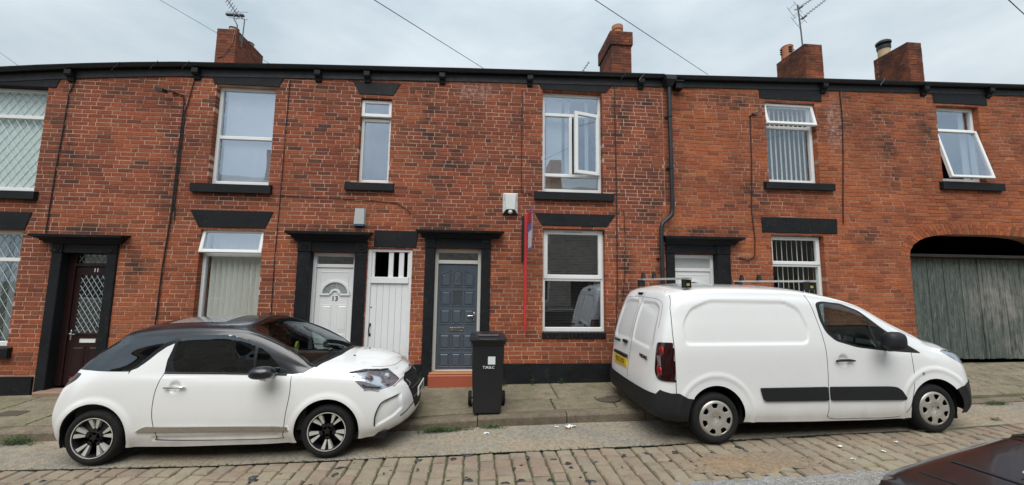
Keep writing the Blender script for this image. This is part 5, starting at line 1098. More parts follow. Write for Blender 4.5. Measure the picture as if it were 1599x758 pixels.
# ================================================================== white panel van
VN = [
 [(-.60,0,.28),(-.70,0,.36),(-.70,0,.60),(-.64,0,.98),(-.60,0,1.2),(-.53,0,1.45),(-.44,0,1.68),(-.37,0,1.80),(-.30,0,1.845)],
 [(-.59,.55,.28),(-.69,.56,.36),(-.69,.56,.60),(-.63,.56,.98),(-.59,.55,1.2),(-.515,.53,1.45),(-.43,.51,1.68),(-.36,.42,1.80),(-.26,0,1.86)],
 [(-.54,.78,.28),(-.64,.80,.36),(-.63,.805,.60),(-.59,.80,.98),(-.55,.78,1.2),(-.485,.745,1.45),(-.40,.70,1.68),(-.32,.58,1.80),(-.2,0,1.875)],
 [(-.43,.865,.28),(-.52,.885,.37),(-.52,.89,.61),(-.49,.89,.99),(-.465,.87,1.2),(-.41,.83,1.45),(-.34,.78,1.69),(-.26,.64,1.815),(-.1,0,1.885)],
 [(-.28,.89,.28),(-.36,.92,.38),(-.36,.925,.62),(-.35,.925,1.0),(-.33,.91,1.2),(-.29,.87,1.46),(-.23,.81,1.715),(-.15,.67,1.835),(.0,0,1.895)],
 [(-.05,.90,.27),(-.08,.93,.39),(-.08,.935,.63),(-.08,.935,1.0),(-.07,.92,1.2),(-.05,.885,1.47),(.0,.825,1.735),(.03,.68,1.85),(.1,0,1.905)],
 [(.5,.90,.25),(.5,.93,.38),(.5,.935,.63),(.5,.935,1.0),(.5,.92,1.2),(.5,.885,1.47),(.5,.825,1.74),(.5,.69,1.855),(.5,0,1.905)],
 [(1.2,.90,.24),(1.2,.93,.38),(1.2,.935,.63),(1.2,.935,1.0),(1.2,.92,1.2),(1.2,.88,1.47),(1.2,.82,1.73),(1.2,.69,1.835),(1.2,0,1.885)],
 [(1.65,.90,.24),(1.65,.93,.38),(1.65,.935,.63),(1.65,.935,1.0),(1.65,.92,1.2),(1.65,.88,1.44),(1.68,.82,1.67),(1.65,.70,1.77),(1.65,0,1.84)],
 [(2.05,.90,.24),(2.05,.93,.38),(2.05,.935,.63),(2.05,.93,.99),(2.05,.915,1.17),(2.05,.88,1.39),(2.10,.82,1.575),(2.06,.72,1.655),(2.0,0,1.74)],
 [(2.45,.90,.25),(2.45,.93,.38),(2.45,.94,.63),(2.45,.93,.97),(2.45,.91,1.10),(2.45,.88,1.24),(2.49,.83,1.365),(2.45,.73,1.45),(2.42,0,1.54)],
 [(2.82,.90,.26),(2.82,.935,.40),(2.82,.945,.65),(2.82,.925,.94),(2.82,.90,1.03),(2.82,.875,1.09),(2.84,.835,1.15),(2.82,.73,1.23),(2.88,0,1.32)],
 [(3.02,.90,.27),(3.02,.93,.40),(3.02,.94,.65),(3.02,.915,.90),(3.02,.885,.985),(3.02,.855,1.03),(3.02,.81,1.07),(3.06,.64,1.13),(3.17,0,1.19)],
 [(3.22,.86,.27),(3.25,.89,.40),(3.25,.895,.62),(3.25,.875,.86),(3.25,.845,.945),(3.25,.81,.985),(3.25,.75,1.02),(3.29,.56,1.065),(3.38,0,1.12)],
 [(3.36,.77,.27),(3.42,.80,.40),(3.43,.80,.6),(3.41,.78,.8),(3.39,.75,.89),(3.38,.71,.93),(3.38,.64,.965),(3.41,.46,1.0),(3.47,0,1.05)],
 [(3.45,.60,.27),(3.53,.62,.40),(3.53,.62,.6),(3.50,.60,.78),(3.47,.57,.86),(3.46,.53,.895),(3.455,.48,.925),(3.47,.33,.955),(3.52,0,.985)],
 [(3.51,.28,.27),(3.60,.28,.40),(3.60,.28,.6),(3.57,.27,.77),(3.54,.25,.84),(3.53,.24,.88),(3.52,.21,.905),(3.52,.15,.93),(3.54,0,.95)],
 [(3.52,0,.27),(3.61,0,.40),(3.61,0,.6),(3.58,0,.77),(3.55,0,.84),(3.54,0,.88),(3.53,0,.905),(3.53,0,.93),(3.545,0,.945)]]
VN = [[(x+(.10 if i > 12 else .04 if i == 12 else 0), y*(1.05 if i in (13,14,15) and k < 6 else 1), z+((.03,.02,.0)[k] if i > 11 and k < 3 else 0)+((0,0,0,0,.03,.04,.045,.05,.05)[k] if 10 < i < 14 else (0,0,0,0,.02,.03,.03,.04,.04)[k] if i > 13 else 0)) for k, (x, y, z) in enumerate(r)] for i, r in enumerate(VN)]
C2 = Car(VN, .017); RW, FW = 0.05, 2.94; sy = lambda P: P[:, 1] > .7
C2.region('bumper_rear', 'front', [(-1,.20),(1.2,.20),(1.2,.62),(.9,.60),(.84,.63),(.80,.57),(-1,.55)], lambda P: (P[:, 0] < -.40) )
C2.region('bumper_rear', 'side', [(-.8,.2),(-.8,.575),(-.52,.60),(-.40,.60),(-.30,.545),(-.10,.52),(-.1,.2)], lambda P: (P[:, 0] > -.55) & (P[:, 1] > .5))
C2.region('bumper_front', 'side', [(2.98,.2),(3.05,.50),(3.22,.60),(3.34,.655),(3.48,.69),(3.9,.71),(3.9,.2)], lambda P: (P[:, 0] > 2.95))
for cx, cz in ((RW, .335), (FW, .375)): C2.region('arch', 'side', circ(cx, cz, .355, 60), lambda P: (P[:, 1] > .5))
wg = rounded([(1.48,1.665),(1.58,1.69),(1.85,1.66),(2.08,1.57),(2.34,1.36),(2.66,1.14),(2.83,1.035),(2.30,1.075),(1.93,1.12),(1.65,1.20),(1.54,1.30),(1.49,1.45)], .05, 5)
C2.region('window_surround', 'side', wg, lambda P: (P[:, 1] > .6))
C2.region('door_glass', 'side', rounded([(1.525,1.64),(1.61,1.665),(1.84,1.635),(2.06,1.55),(2.13,1.49),(2.20,1.105),(1.94,1.145),(1.68,1.225),(1.58,1.31),(1.535,1.45)], .035), lambda P: (P[:, 1] > .6))
C2.region('quarter_glass', 'side', rounded([(2.17,1.455),(2.33,1.335),(2.50,1.20),(2.45,1.11),(2.235,1.118)], .02), lambda P: (P[:, 1] > .6))
C2.region('windscreen', 'top', [(1.95,-.7),(1.95,.0),(1.97,.45),(2.04,.685),(2.42,.715),(2.80,.715),(3.00,.66),(3.07,.40),(3.10,0),(3.1,-.7)], lambda P: (P[:, 2] > 1.1))
C2.region('scuttle', 'top', [(2.80,.715),(3.00,.66),(3.07,.40),(3.10,0),(3.17,0),(3.14,.42),(3.05,.70),(2.86,.76)], lambda P: (P[:, 2] > 1.05))
C2.region('headlight', 'side', rounded([(3.13,1.055),(3.24,1.07),(3.46,1.0),(3.58,.90),(3.57,.835),(3.46,.855),(3.31,.925)], .03), lambda P: (P[:, 1] > .40) & (P[:, 0] > 3.0))
C2.region('tail_light', 'front', rounded([(.745,1.175),(.88,1.19),(.97,1.19),(.97,.745),(.88,.735),(.81,.75),(.765,.83)], .03), lambda P: (P[:, 0] < -.445))
C2.region('grille', 'front', [(-1,.74),(.45,.74),(.40,.62),(-1,.60)], lambda P: (P[:, 0] > 3.3))
pan = rounded([(-.31,1.165),(-.31,1.43),(-.20,1.60),(.05,1.70),(1.06,1.69),(1.24,1.60),(1.33,1.35),(1.30,1.20),(1.24,1.165)], .07, 5)
C2.emboss('side', pan, .016, .022, cond=lambda P: P[:, 1] > .6)
C2.emboss('front', rounded([(.045,1.10),(.055,1.66),(.45,1.66),(.60,1.60),(.665,1.14),(.60,1.07)], .05), .014, .025, cond=lambda P: P[:, 0] < -.30)
for cx, cz in ((RW, .335), (FW, .375)): C2.emboss('side', circ(cx, cz, .47, 50), -.010, cond=lambda P: P[:, 1] > .6, edge=.05)
C2.emboss('side', circ(1.72,.965,.075,24), .02, .03, cond=lambda P: P[:, 1] > .6)
C2.finish()
van = root('parked_van', (2.80, -2.25+.925, -.155), 'white panel van with roof bars and black bumpers parked half on the pavement', 'van'); van.rotation_euler = (0, R(-.45), 0)
C2.part('body', 'body', M['carwhite'], van); C2.part('bumper_rear', 'rear_bumper', M['trim'], van, off=.016); C2.part('bumper_front', 'front_bumper', M['trim'], van, off=.006); C2.part('windscreen', 'windscreen', M['carglass'], van); C2.part('scuttle', 'scuttle_panel', M['trim'], van); C2.part('grille', 'grille', M['dark'], van)
for sd_ in (-1, 1):
    C2.part('window_surround', 'window_surround', M['trim'], van, sd_); C2.part('door_glass', 'side_window', M['carglass'], van, sd_); C2.part('quarter_glass', 'side_window', M['carglass'], van, sd_)
    h = C2.part('headlight', 'headlight', M['lens'], van, sd_, .002); C2.part('headlight', 'reflector', M['refl'], h, sd_, -.010)
    t_ = C2.part('tail_light', 'tail_light', M['redlens2'], van, sd_, .012 if sd_ < 0 else .002)
    for zz_, rr, mt in ((1.085,.052,'redlens'), (.845,.060,'redlens')):
        p = C2.on('front', [(.815,zz_)], sd_, .014 if sd_ < 0 else -.002, cond=lambda P: P[:, 0] < -.3)[0]; mk('lamp_bulb_cover', MB().lathe([(.001,-.012),(rr*.6,-.008),(rr,.004),(rr,.02)], tuple(p), 'x', 20), M[mt], t_, local=True, smooth=R(50)).rotation_euler = (0,0,0)
    p = C2.on('front', [(.81,.965)], sd_, .016 if sd_ < 0 else -.005, cond=lambda P: P[:, 0] < -.3)[0]; mk('reverse_lamp', MB().box(p.x-.006,p.x+.01,p.y-.04,p.y+.04,p.z-.06,p.z+.06), M['refl'], t_, local=True)
    C2.line('side', [(-.345,1.80),(-.41,1.60),(-.435,1.3),(-.44,1.0),(-.44,.60)], 'rear_panel_gap', M['seam'], van, .0045, sd_, -.001)
    C2.line('side', smooth_line([(1.36,1.79),(1.41,1.66),(1.46,1.40),(1.495,1.15),(1.50,.90),(1.49,.62),(1.48,.40),(1.50,.275),(1.9,.265),(2.40,.27),(2.55,.36),(2.60,.48),(2.655,.75),(2.665,1.0),(2.69,1.08)], 4), 'door_gap', M['seam'], van, .004, sd_, -.001)
    for pp in ([(.60,.655),(.635,.52),(.66,.50),(1.475,.495),(1.475,.655)], [(1.505,.655),(1.505,.495),(2.50,.485),(2.51,.51),(2.45,.60),(2.39,.64),(2.30,.648)]):
        q = rounded(pp, .02, 3); tp_ = C2.on('side', q, sd_, .001); n_ = len(q); mk('side_moulding', MB().add([tuple(p) for p in tp_]+[(p.x, p.y+sd_*.02, p.z) for p in tp_], [tuple(range(n_, 2*n_))]+[(i,(i+1)%n_,n_+(i+1)%n_,n_+i) for i in range(n_)]), M['trim'], van, local=True)
    mk('door_handle', MB().tube([p+Vector((0,sd_*.025,0)) for p in C2.on('side', [(1.60,.965),(1.66,.972),(1.78,.972),(1.85,.965)], sd_)], [.012,.016,.016,.010], 8), M['trim'], van, local=True, smooth=True)
    p = C2.on('side', [(2.78,.80)], sd_, .002)[0]; mk('side_repeater', MB().lathe([(.001,sd_*.012),(.02,sd_*.008),(.026,0)], tuple(p), 'y', 14), M['refl'], van, local=True, smooth=True)
    bx, by = 2.20, sd_*.94; mr_ = mirror_shell(van, bx, by, 1.215, sd_, .125, .125, M['trim'], 3.2)
    mk('mirror_arm', MB().tube([(bx+.12,by-sd_*.06,1.14),(bx+.10,by+sd_*.04,1.10),(bx+.03,by+sd_*.14,1.12)], .024, 8), M['trim'], mr_, local=True, smooth=True)
    arch_liner(van, RW, .335, .356, .87, sd_, .32); arch_liner(van, FW, .375, .356, .87, sd_, .32)
    wheel(van, RW, sd_*.90, .298, .298, .212, 'hub', sd_, rot=.15); wheel(van, FW, sd_*.90, .352, .298, .212, 'hub', sd_, rot=.45)
cr_ = lambda P: P[:, 0] < -.28
for sd_ in (-1, 1):
    C2.line('front', smooth_line([(.0,1.71),(.42,1.70),(.60,1.66),(.665,1.56),(.70,1.35)], 4), 'rear_door_gap', M['seam'], van, .003, sd_, -.001, cond=cr_)
C2.line('front', [(.03,1.79),(.03,1.5),(.03,1.2),(.03,.9),(.03,.56)], 'rear_door_gap', M['seam'], van, .004, -1, -.001, cond=cr_)
p = C2.on('front', [(.16,1.06)], 1, .012, cond=cr_)[0]; mk('rear_handle', MB().bbox(p.x-.02,p.x+.01,p.y-.07,p.y+.07,p.z-.025,p.z+.015,.006), M['trim'], van, local=True)
p = C2.on('front', [(.10,1.755)], 1, .01, cond=cr_)[0]; mk('high_brake_lamp', MB().box(p.x-.012,p.x+.02,p.y-.07,p.y+.07,p.z-.018,p.z+.014), M['redlens2'], van, local=True)
p = C2.on('front', [(.25,.80)], 1, .02, cond=cr_)[0]; mk('plate_recess', MB().box(p.x-.012,p.x+.02,p.y-.24,p.y+.24,p.z+.045,p.z+.085), M['trim'], van, local=True)
plate(van, 'YB12 UCP', M['yplate'], (p.x-.004, p.y, p.z-.03), R(-90), .50, .125, 0, .10)
for txt_, yy, zz_, sz in (('PARTNER', -.47, .95, .062), ('PEUGEOT', .50, 1.03, .05)):
    sd_ = -1 if yy < 0 else 1; p = C2.on('front', [(abs(yy), zz_)], sd_, .010, cond=cr_)[0]
    text(txt_, sz, M['trim'], van, Matrix.Translation(p) @ Matrix.Rotation(R(-90)+(-.05 if sd_ > 0 else .05)*-1, 4, 'Z') @ Matrix.Rotation(R(86), 4, 'X'), .002, name='badge_lettering', bold=.002)
mk('floor_pan', MB().box(-.45,3.35,-.82,.82,.2,.28), M['dark'], van, local=True)
mk('cabin_trim', MB().box(1.35,2.9,-.80,.80,.3,.38).box(1.33,1.37,-.84,.84,.3,1.62).add([(2.45,-.85,.6),(2.45,.85,.6),(2.42,.85,1.10),(2.42,-.85,1.10),(3.05,-.82,1.08),(3.05,.82,1.08)], [(0,1,2,3),(3,2,5,4)]).box(1.4,2.6,-.865,-.84,.3,1.05).box(1.4,2.6,.84,.865,.3,1.05), M['seat'], van, local=True)
for Y in (-.42,.42): seat(van, 1.85, Y, .55, h=.55)
steering(van, 2.22, -.42, 1.12)
# roof bars
for bx, x0 in ((-.14, 0), (1.55, 0)):
    zt = 1.925 if bx < 1 else 1.90
    rb = mk('roof_bar', MB().box(bx-.018,bx+.018,-.80,.80,zt+.03,zt+.058), M['alloy'], van, local=True)
    for sd_ in (-1, 1):
        mk('bar_foot', MB().bbox(bx-.05,bx+.05,sd_*.70-.035,sd_*.70+.035,zt-.075,zt+.035,.008), M['trim'], rb, local=True)
        mk('foot_tag', MB().box(bx-.02,bx+.02,sd_*.738-.001,sd_*.738+.001,zt-.045,zt-.015), M['yellow'], rb, local=True)
        mk('load_stop', MB().add([(bx+a,(.62 if sd_ > 0 else .22)+b,zt+.058+c) for a,b,c in [(-.03,-.03,0),(.03,-.03,0),(.03,.03,0),(-.03,.03,0),(-.018,-.014,.09),(.018,-.014,.09),(.018,.014,.09),(-.018,.014,.09)]], [(0,1,5,4),(1,2,6,5),(2,3,7,6),(3,0,4,7),(4,5,6,7)]), M['trim'], rb, local=True)

# ================================================================== black fastback beside the photographer
BN = []
for i, (x, hw, zs) in enumerate([(-.02,0,0),(-.01,.45,0),(.05,.74,0),(.16,.84,0)]): pass
def bring(x, hw, sh, zt, inn=.12, dx=0):   # shoulder height sh, top height zt
    f = hw/.9 if hw else 0
    return [(x+.03,hw*.93,.25),(x,hw*.98,.45),(x,hw,.65),(x,hw*.995,.80),(x+.0,hw*.985,sh-.09),(x+.01,hw*.97,sh-.03),(x+.03,hw*.93,sh),(x+.06,hw*.6,zt-.008),(x+.08,0,zt)]
BN = [bring(-.10,0,1.02,1.03), bring(-.09,.5,1.02,1.03), bring(-.05,.82,1.03,1.04), bring(.04,.89,1.045,1.06)]
for x, sh, zt in ((.3,1.065,1.08),(.6,1.085,1.10),(.95,1.105,1.12),(1.4,1.13,1.15),(1.9,1.20,1.25),(2.3,1.25,1.34),(2.7,1.15,1.25),(3.1,1.0,1.08)): BN.append(bring(x,.9,sh,zt))
BN += [bring(3.4,.9,.95,1.02), bring(3.8,.88,.88,.95), bring(4.1,.80,.80,.86), bring(4.28,.5,.70,.76), bring(4.33,0,.68,.74)]
C3 = Car(BN, .03)
for cx in (.85, 3.55): C3.region('arch', 'side', circ(cx, .32, .37, 40), lambda P: P[:, 1] > .5)
C3.region('rear_window', 'top', [(.46,-.6),(.44,.0),(.46,.60),(1.35,.60),(1.40,0),(1.35,-.6)], lambda P: P[:, 2] > 1.0)
C3.region('side_glass', 'side', rounded([(.75,1.13),(1.2,1.30),(1.9,1.38),(2.4,1.36),(2.95,1.10),(2.9,1.05),(1.5,1.08)], .04), lambda P: P[:, 1] > .6)
C3.region('windscreen', 'top', [(2.45,-.6),(2.42,0),(2.5,.62),(3.15,.70),(3.3,0),(3.1,-.6)], lambda P: P[:, 2] > 1.0)
C3.region('bumper', 'side', [(-.4,.2),(-.4,1.0),(.0,1.01),(.03,.97),(.05,.2)], lambda P: P[:, 1] > -1)
C3.finish()
bc = root('parked_car', (2.04, -5.90, -.170), 'glossy black car with a sloping rear screen and wiper, cut off at the bottom right', 'car'); bc.rotation_euler = (0, 0, R(12.5))
C3.part('body', 'body', M['maroon'], bc); C3.part('bumper', 'rear_bumper', M['trim'], bc); C3.part('windscreen', 'windscreen', M['cglassd'], bc); C3.part('rear_window', 'rear_window', M['maroon'], bc, off=-.002)
for sd_ in (-1, 1):
    C3.part('side_glass', 'side_window', M['cglassd'], bc, sd_)
    for X in (.85, 3.55): arch_liner(bc, X, .32, .371, .86, sd_); wheel(bc, X, sd_*.87, .32, .32, .225, 'alloy', sd_)
    C3.line('side', [(.14,1.0),(.40,1.01),(.80,1.03),(1.3,1.06),(1.8,1.10)], 'roof_trim_strip', M['gloss'], bc, .007, sd_, .002, cond=lambda P: P[:, 1] > .6)
C3.line('top', [(.19,.80),(.20,.5),(.19,0)], 'boot_gap', M['seam'], bc, .005, 1, 0, cond=lambda P: P[:, 2] > .95); C3.line('top', [(.19,.80),(.20,.5),(.19,0)], 'boot_gap', M['seam'], bc, .005, -1, 0, cond=lambda P: P[:, 2] > .95)
C3.line('top', [(.43,.80),(.42,.5),(.42,0)], 'window_seal', M['trim'], bc, .006, 1, .001, cond=lambda P: P[:, 2] > .95); C3.line('top', [(.43,.80),(.42,.5),(.42,0)], 'window_seal', M['trim'], bc, .006, -1, .001, cond=lambda P: P[:, 2] > .95)
mk('rear_wiper', MB().tube(C3.on('top', [(.50,.60),(.50,.4),(.52,.2),(.53,.02)], 1, .02), [.012,.008,.008,.01], 6), M['chrome'], bc, local=True)
mk('floor_pan', MB().box(.0,4.2,-.8,.8,.2,.28), M['dark'], bc, local=True)
# ------------------------------------------------------------------ things in front of and on the houses
# wheelie bin (its front turned to the street)
bx, by, bz = .125, -1.17, -.045
b = root('wheelie_bin', (bx, by, bz), 'black wheelie bin with a white sticker standing near the kerb by the grey door', 'bin')
def lofted(secs, mat, name, par, bev=0):
    mb = MB(); n = len(secs[0])
    for s_ in secs: mb.v += s_
    for i in range(len(secs)-1): mb.f += [(i*n+k, i*n+(k+1)%n, (i+1)*n+(k+1)%n, (i+1)*n+k) for k in range(n)]
    mb.f += [tuple(range(n))[::-1], tuple((len(secs)-1)*n+k for k in range(n))]; return mk(name, mb, mat, par, local=True, smooth=R(35))
def rr_(w, d, z, r=.03, cy=0, n=4):
    out = []
    for cx_, cy_, a0 in ((w/2-r,-d/2+r,-90),(w/2-r,d/2-r,0),(-w/2+r,d/2-r,90),(-w/2+r,-d/2+r,180)):
        for k in range(n+1): a = R(a0+90*k/n); out.append((cx_+r*math.cos(a), cy+cy_+r*math.sin(a), z))
    return out
lofted([rr_(.375,.40,.0,.03,.03), rr_(.385,.41,.03,.03,.03), rr_(.43,.50,.60,.03,.01), rr_(.445,.53,.93,.03,.0), rr_(.475,.565,.935,.03,0), rr_(.48,.57,.985,.03,0)], M['bin'], 'bin_body', b)
lid = lofted([rr_(.50,.59,.975,.04,-.01), rr_(.515,.61,.99,.04,-.01), rr_(.515,.61,1.005,.04,-.01), rr_(.47,.54,1.03,.05,.0), rr_(.40,.44,1.045,.05,.03)], M['bin'], 'lid', b)
mk('lid_grip', MB().bbox(-.12,.12,-.325,-.29,.995,1.015,.005), M['bin'], lid, local=True); mk('handle', MB().tube([(-.2,.30,.97),(-.2,.35,.99),(.2,.35,.99),(.2,.30,.97)], .016, 6), M['bin'], b, local=True)
mk('lid_rib', MB().bbox(-.15,.15,-.24,.12,1.025,1.062,.012), M['bin'], lid, local=True)
for s_ in (-1, 1): mk('wheel', MB().lathe([(.06,s_*.0),(.085,s_*.006),(.10,s_*.0),(.10,-s_*.045),(.05,-s_*.045)], (s_*.262,.20,.10), 'x', 24), M['tyre'], b, local=True, smooth=R(40))
mk('axle', MB().tube([(-.25,.20,.10),(.25,.20,.10)], .012, 6), M['metal'], b, local=True)
yf = lambda z: -.243-.026*(z-.6)/.33
mk('sticker', MB().bbox(.0,.10,yf(.72)-.004,yf(.72)+.004,.665,.77,.001), M['paper'], b, local=True)
text('T.M.B.C', .048, M['boxwhite'], b, Matrix.Translation((.01,yf(.62)-.004,.625)) @ Matrix.Rotation(R(86), 4, 'X'), .001, bold=.001)
# alarm boxes
a = root('alarm_box', (-2.10, 0, 2.66), 'small plain grey alarm box with a blue base under the narrow upstairs window', 'alarm box')
mk('case', MB().add([(-2.19,-.075,2.70),(-2.02,-.075,2.70),(-2.03,-.06,2.975),(-2.18,-.06,2.975),(-2.20,0,2.69),(-2.01,0,2.69),(-2.01,0,2.985),(-2.20,0,2.985)], [(0,1,2,3),(0,4,5,1),(1,5,6,2),(2,6,7,3),(3,7,4,0)]), M['boxgrey'], a)
mk('base', MB().bbox(-2.19,-2.02,-.07,-.0,2.665,2.698,.006), M['boxblue'], a)
a = root('alarm_box', (.505, 0, 2.94), 'white alarm box with a round lamp and side vents left of the open upstairs window', 'alarm box')
c_ = mk('case', MB().add([(.37,-.03,2.96),(.64,-.03,2.96),(.64,-.03,3.33),(.37,-.03,3.33),(.43,-.09,3.03),(.58,-.09,3.03),(.595,-.08,3.30),(.415,-.08,3.30),(.37,0,2.96),(.64,0,2.96),(.64,0,3.33),(.37,0,3.33)], [(4,5,6,7),(0,1,5,4),(1,2,6,5),(2,3,7,6),(3,0,4,7),(8,9,1,0),(9,10,2,1),(10,11,3,2),(11,8,0,3)]), M['boxwhite'], a)
mk('lamp_housing', MB().add([(.375,-.04,2.945),(.635,-.04,2.945),(.575,-.085,3.02),(.435,-.085,3.02),(.375,0,2.945),(.635,0,2.945)], [(0,1,2,3),(0,4,5,1)]), M['boxblack'], a)
mk('lamp', MB().lathe([(.04,-.055),(.038,-.075),(.02,-.088),(.001,-.09)], (.505,0,2.985), 'y', 18), M['boxwhite'], a, smooth=R(50))
for i in range(4):
    for x in (.385, .60): mk('vent_slot', MB().box(x,x+.028,-.062,-.05,3.19+.02*i,3.197+.02*i), M['boxgrey'], a)
# letting board seen edge on, on its post
a = root('letting_board', (.78, -.12, .88), 'red post with an edge-on blue and white board on the wall beside the lower window', 'sign')
mk('post', MB().bbox(.755,.80,-.14,-.10,.88,2.95,.004), M['red'], a)
mk('wall_bracket', MB().bbox(.715,.755,-.06,.0,2.12,2.92,.004), M['boxblack'], a)
mk('board', MB().box(.815,.823,-.62,-.16,2.28,2.98), M['blue'], a); mk('board_face', MB().box(.8232,.826,-.62,-.16,2.45,2.85).box(.812,.8148,-.60,-.2,2.32,2.6), M['boardwhite'], a)
mk('board_stripe', MB().box(.8262,.828,-.60,-.18,2.55,2.62).box(.8102,.8118,-.60,-.18,2.75,2.95), M['red'], a)
# cables
def cable(name, pts, label, r=.009, mat='cable'): return tag(mk(name, MB().tube(pts, r, 5), M[mat]), label, 'cable')
W_ = lambda pts, y=-.014: [(x, y, z) for x, z in pts]
cable('wall_cable', W_([(-6.93,5.1),(-6.94,4.95),(-6.99,4.8),(-7.0,4.2),(-7.03,3.5),(-7.05,2.45)]), 'thin black cable down the wall right of the leftmost lattice window')
cable('wall_cable', W_([(-5.36,4.89),(-5.28,4.90),(-5.17,4.87),(-5.15,4.7),(-5.16,3.9),(-5.17,2.85),(-5.22,1.9),(-5.25,.2)], -.02), 'thick black cable running down from the wall lamp to the pavement', .012)
cable('wall_cable', W_([(-5.02,5.2),(-5.07,4.9),(-5.12,4.6),(-5.13,3.8),(-5.14,3.0),(-5.12,2.7)]), 'looped black cable beside the thick cable under the gutter', .008)
cable('wall_cable', W_([(-3.44,5.25),(-3.45,4.2),(-3.455,3.12),(-3.47,2.2),(-3.46,.4)]), 'thin cable down the wall just right of the tall windows of number 13', .007)
cable('wall_cable', W_([(-3.46,3.17),(-2.9,3.15),(-2.35,3.14),(-1.5,3.10),(-1.3,2.98),(-1.25,2.9)]), 'thin cable looping across the wall under the narrow window', .006)
cable('wall_cable', W_([(.70,5.3),(.70,4.2),(.705,3.37),(.74,3.34),(.9,3.33)]), 'thin cable down the wall above the letting board', .007)
cable('wall_cable', W_([(2.46,5.5),(2.47,4.2),(2.47,3.06),(2.46,1.8),(2.42,.42)]), 'thin dark cable right of the open casement window down to the plinth', .009)
cable('wall_cable', W_([(2.60,3.1),(2.62,2.6),(2.60,1.9),(2.56,1.5)]), 'short loose cable right of the lower window of the grey-door house', .006)
cable('wall_cable', W_([(5.30,5.05),(5.18,5.03),(5.16,4.9),(5.14,4.0),(5.09,3.14),(5.13,2.6),(5.11,2.28),(4.98,2.20),(4.80,2.24)]), 'cable with a hooked top left of the windows of the orange house', .009)
cable('wall_cable', W_([(7.09,5.72),(7.10,5.0),(7.05,4.2),(6.98,3.4),(6.95,2.94)]), 'dark cable down the orange wall between the van and the gateway', .010)
for k, (x, z) in enumerate(((-6.2,5.33),(-5.6,5.39),(-5.1,5.42),(2.6,5.68),(2.95,5.68),(7.9,5.86))):
    s_ = [(x+.05*math.cos(t/7*math.pi), -.14, z+.02-.16*t/7) for t in range(8)]
    cable('gutter_cable', s_, ['short black cable over the gutter left of the wall lamp', 'short black cable over the gutter just above the wall lamp', 'short black cable over the gutter right of the wall lamp', 'short black cable over the gutter right of the open casement window', 'short pale cable over the gutter left of the hopper head', 'short pale cable over the gutter between the two right-hand chimneys'][k], .005, 'wire' if k > 3 else 'cable')
a = root('wall_lamp', (-5.42,0,4.88), 'small black security lamp high on the wall above the car', 'lamp'); mk('lamp_head', MB().add([(-5.50,-.20,4.86),(-5.38,-.20,4.84),(-5.38,-.20,4.89),(-5.50,-.20,4.92),(-5.48,-.10,4.87),(-5.37,-.10,4.85),(-5.37,-.10,4.92),(-5.48,-.10,4.94)], [(0,1,2,3),(4,7,6,5),(0,4,5,1),(1,5,6,2),(2,6,7,3),(3,7,4,0)]), M['boxblack'], a); mk('bracket', MB().tube([(-5.40,-.14,4.89),(-5.33,-.08,4.91),(-5.30,0,4.91)], .012, 6), M['boxblack'], a)
a = root('wall_hook', (5.25,0,5.05), 'small dark metal lamp bracket on the orange wall left of the upstairs window', 'bracket'); mk('arm', MB().tube([(5.16,0,5.0),(5.17,-.10,5.03),(5.30,-.16,5.07)], .014, 6), M['boxblack'], a)
# overhead wires, all coming from a pole behind the photographer
def wire(p, q, label, ext=1.0):
    p, q = Vector(p), Vector(q); s_ = q+(p-q)*ext; tag(mk('overhead_wire', MB().tube([s_, q], .0055, 4), M['wire']), label, 'wire', None)
wire((-1.15,-3.0,4.62), (-.03,-.1,5.63), 'overhead wire meeting the gutter above the grey panelled door', 1.7)
wire((1.18,-3.0,4.80), (4.28,-.1,5.76), 'overhead wire meeting the gutter just right of the rainwater hopper', 1.7)
wire((-4.55,-3.0,3.83), (-7.71,-.1,5.22), 'overhead wire crossing the sky at the far left edge', 1.0) if False else None
tag(mk('overhead_wire', MB().tube([(-11.75,3.0,7.13),(-7.71,-.1,5.20)], .0055, 4), M['wire']), 'overhead wire crossing the sky at the far left edge', 'wire')
tag(mk('overhead_wire', MB().tube([(-13.0,5.0,12.2),(-9.96,5,10.2),(-6.74,5,8.41),(-5.2,5,7.55)], .007, 4), M['wire']), 'overhead wire passing behind the leftmost chimney', 'wire')
wire((6.26,-3.0,5.19), (11.91,-.1,7.02), 'overhead wire crossing the top right corner of the sky', 1.5)
# aerials
def yagi(par, a, b, n, el, up_=Vector((0,0,1))):
    a, b = Vector(a), Vector(b); d = (b-a).normalized(); s_ = d.cross(Vector((0,1,0))).normalized(); mb = MB().tube([a, b], .011, 5)
    e = Vector((0,1,0))*.45+s_*.89
    for k in range(n): p = a+(b-a)*(k+.5)/n; l = el*(1-.35*k/n); mb.tube([p-e*l/2, p+e*l/2], .006, 4)
    return mk('boom', mb, M['metal'], par)
a = root('tv_aerial', (-6.2,2.75,7.3), 'black television aerial clamped to the leftmost chimney pointing up left', 'aerial')
mk('mast', MB().tube([(-6.15,2.72,7.50),(-6.17,2.70,8.02),(-6.30,2.75,8.22),(-6.32,2.8,8.38)], .016, 6).tube([(-6.04,2.72,7.45),(-6.02,2.72,8.18),(-6.18,2.72,8.30)], .014, 6).tube([(-6.5,2.6,7.06),(-6.35,2.58,7.13),(-6.17,2.58,7.45),(-6.14,2.6,7.8)], .008, 5), M['metal'], a)
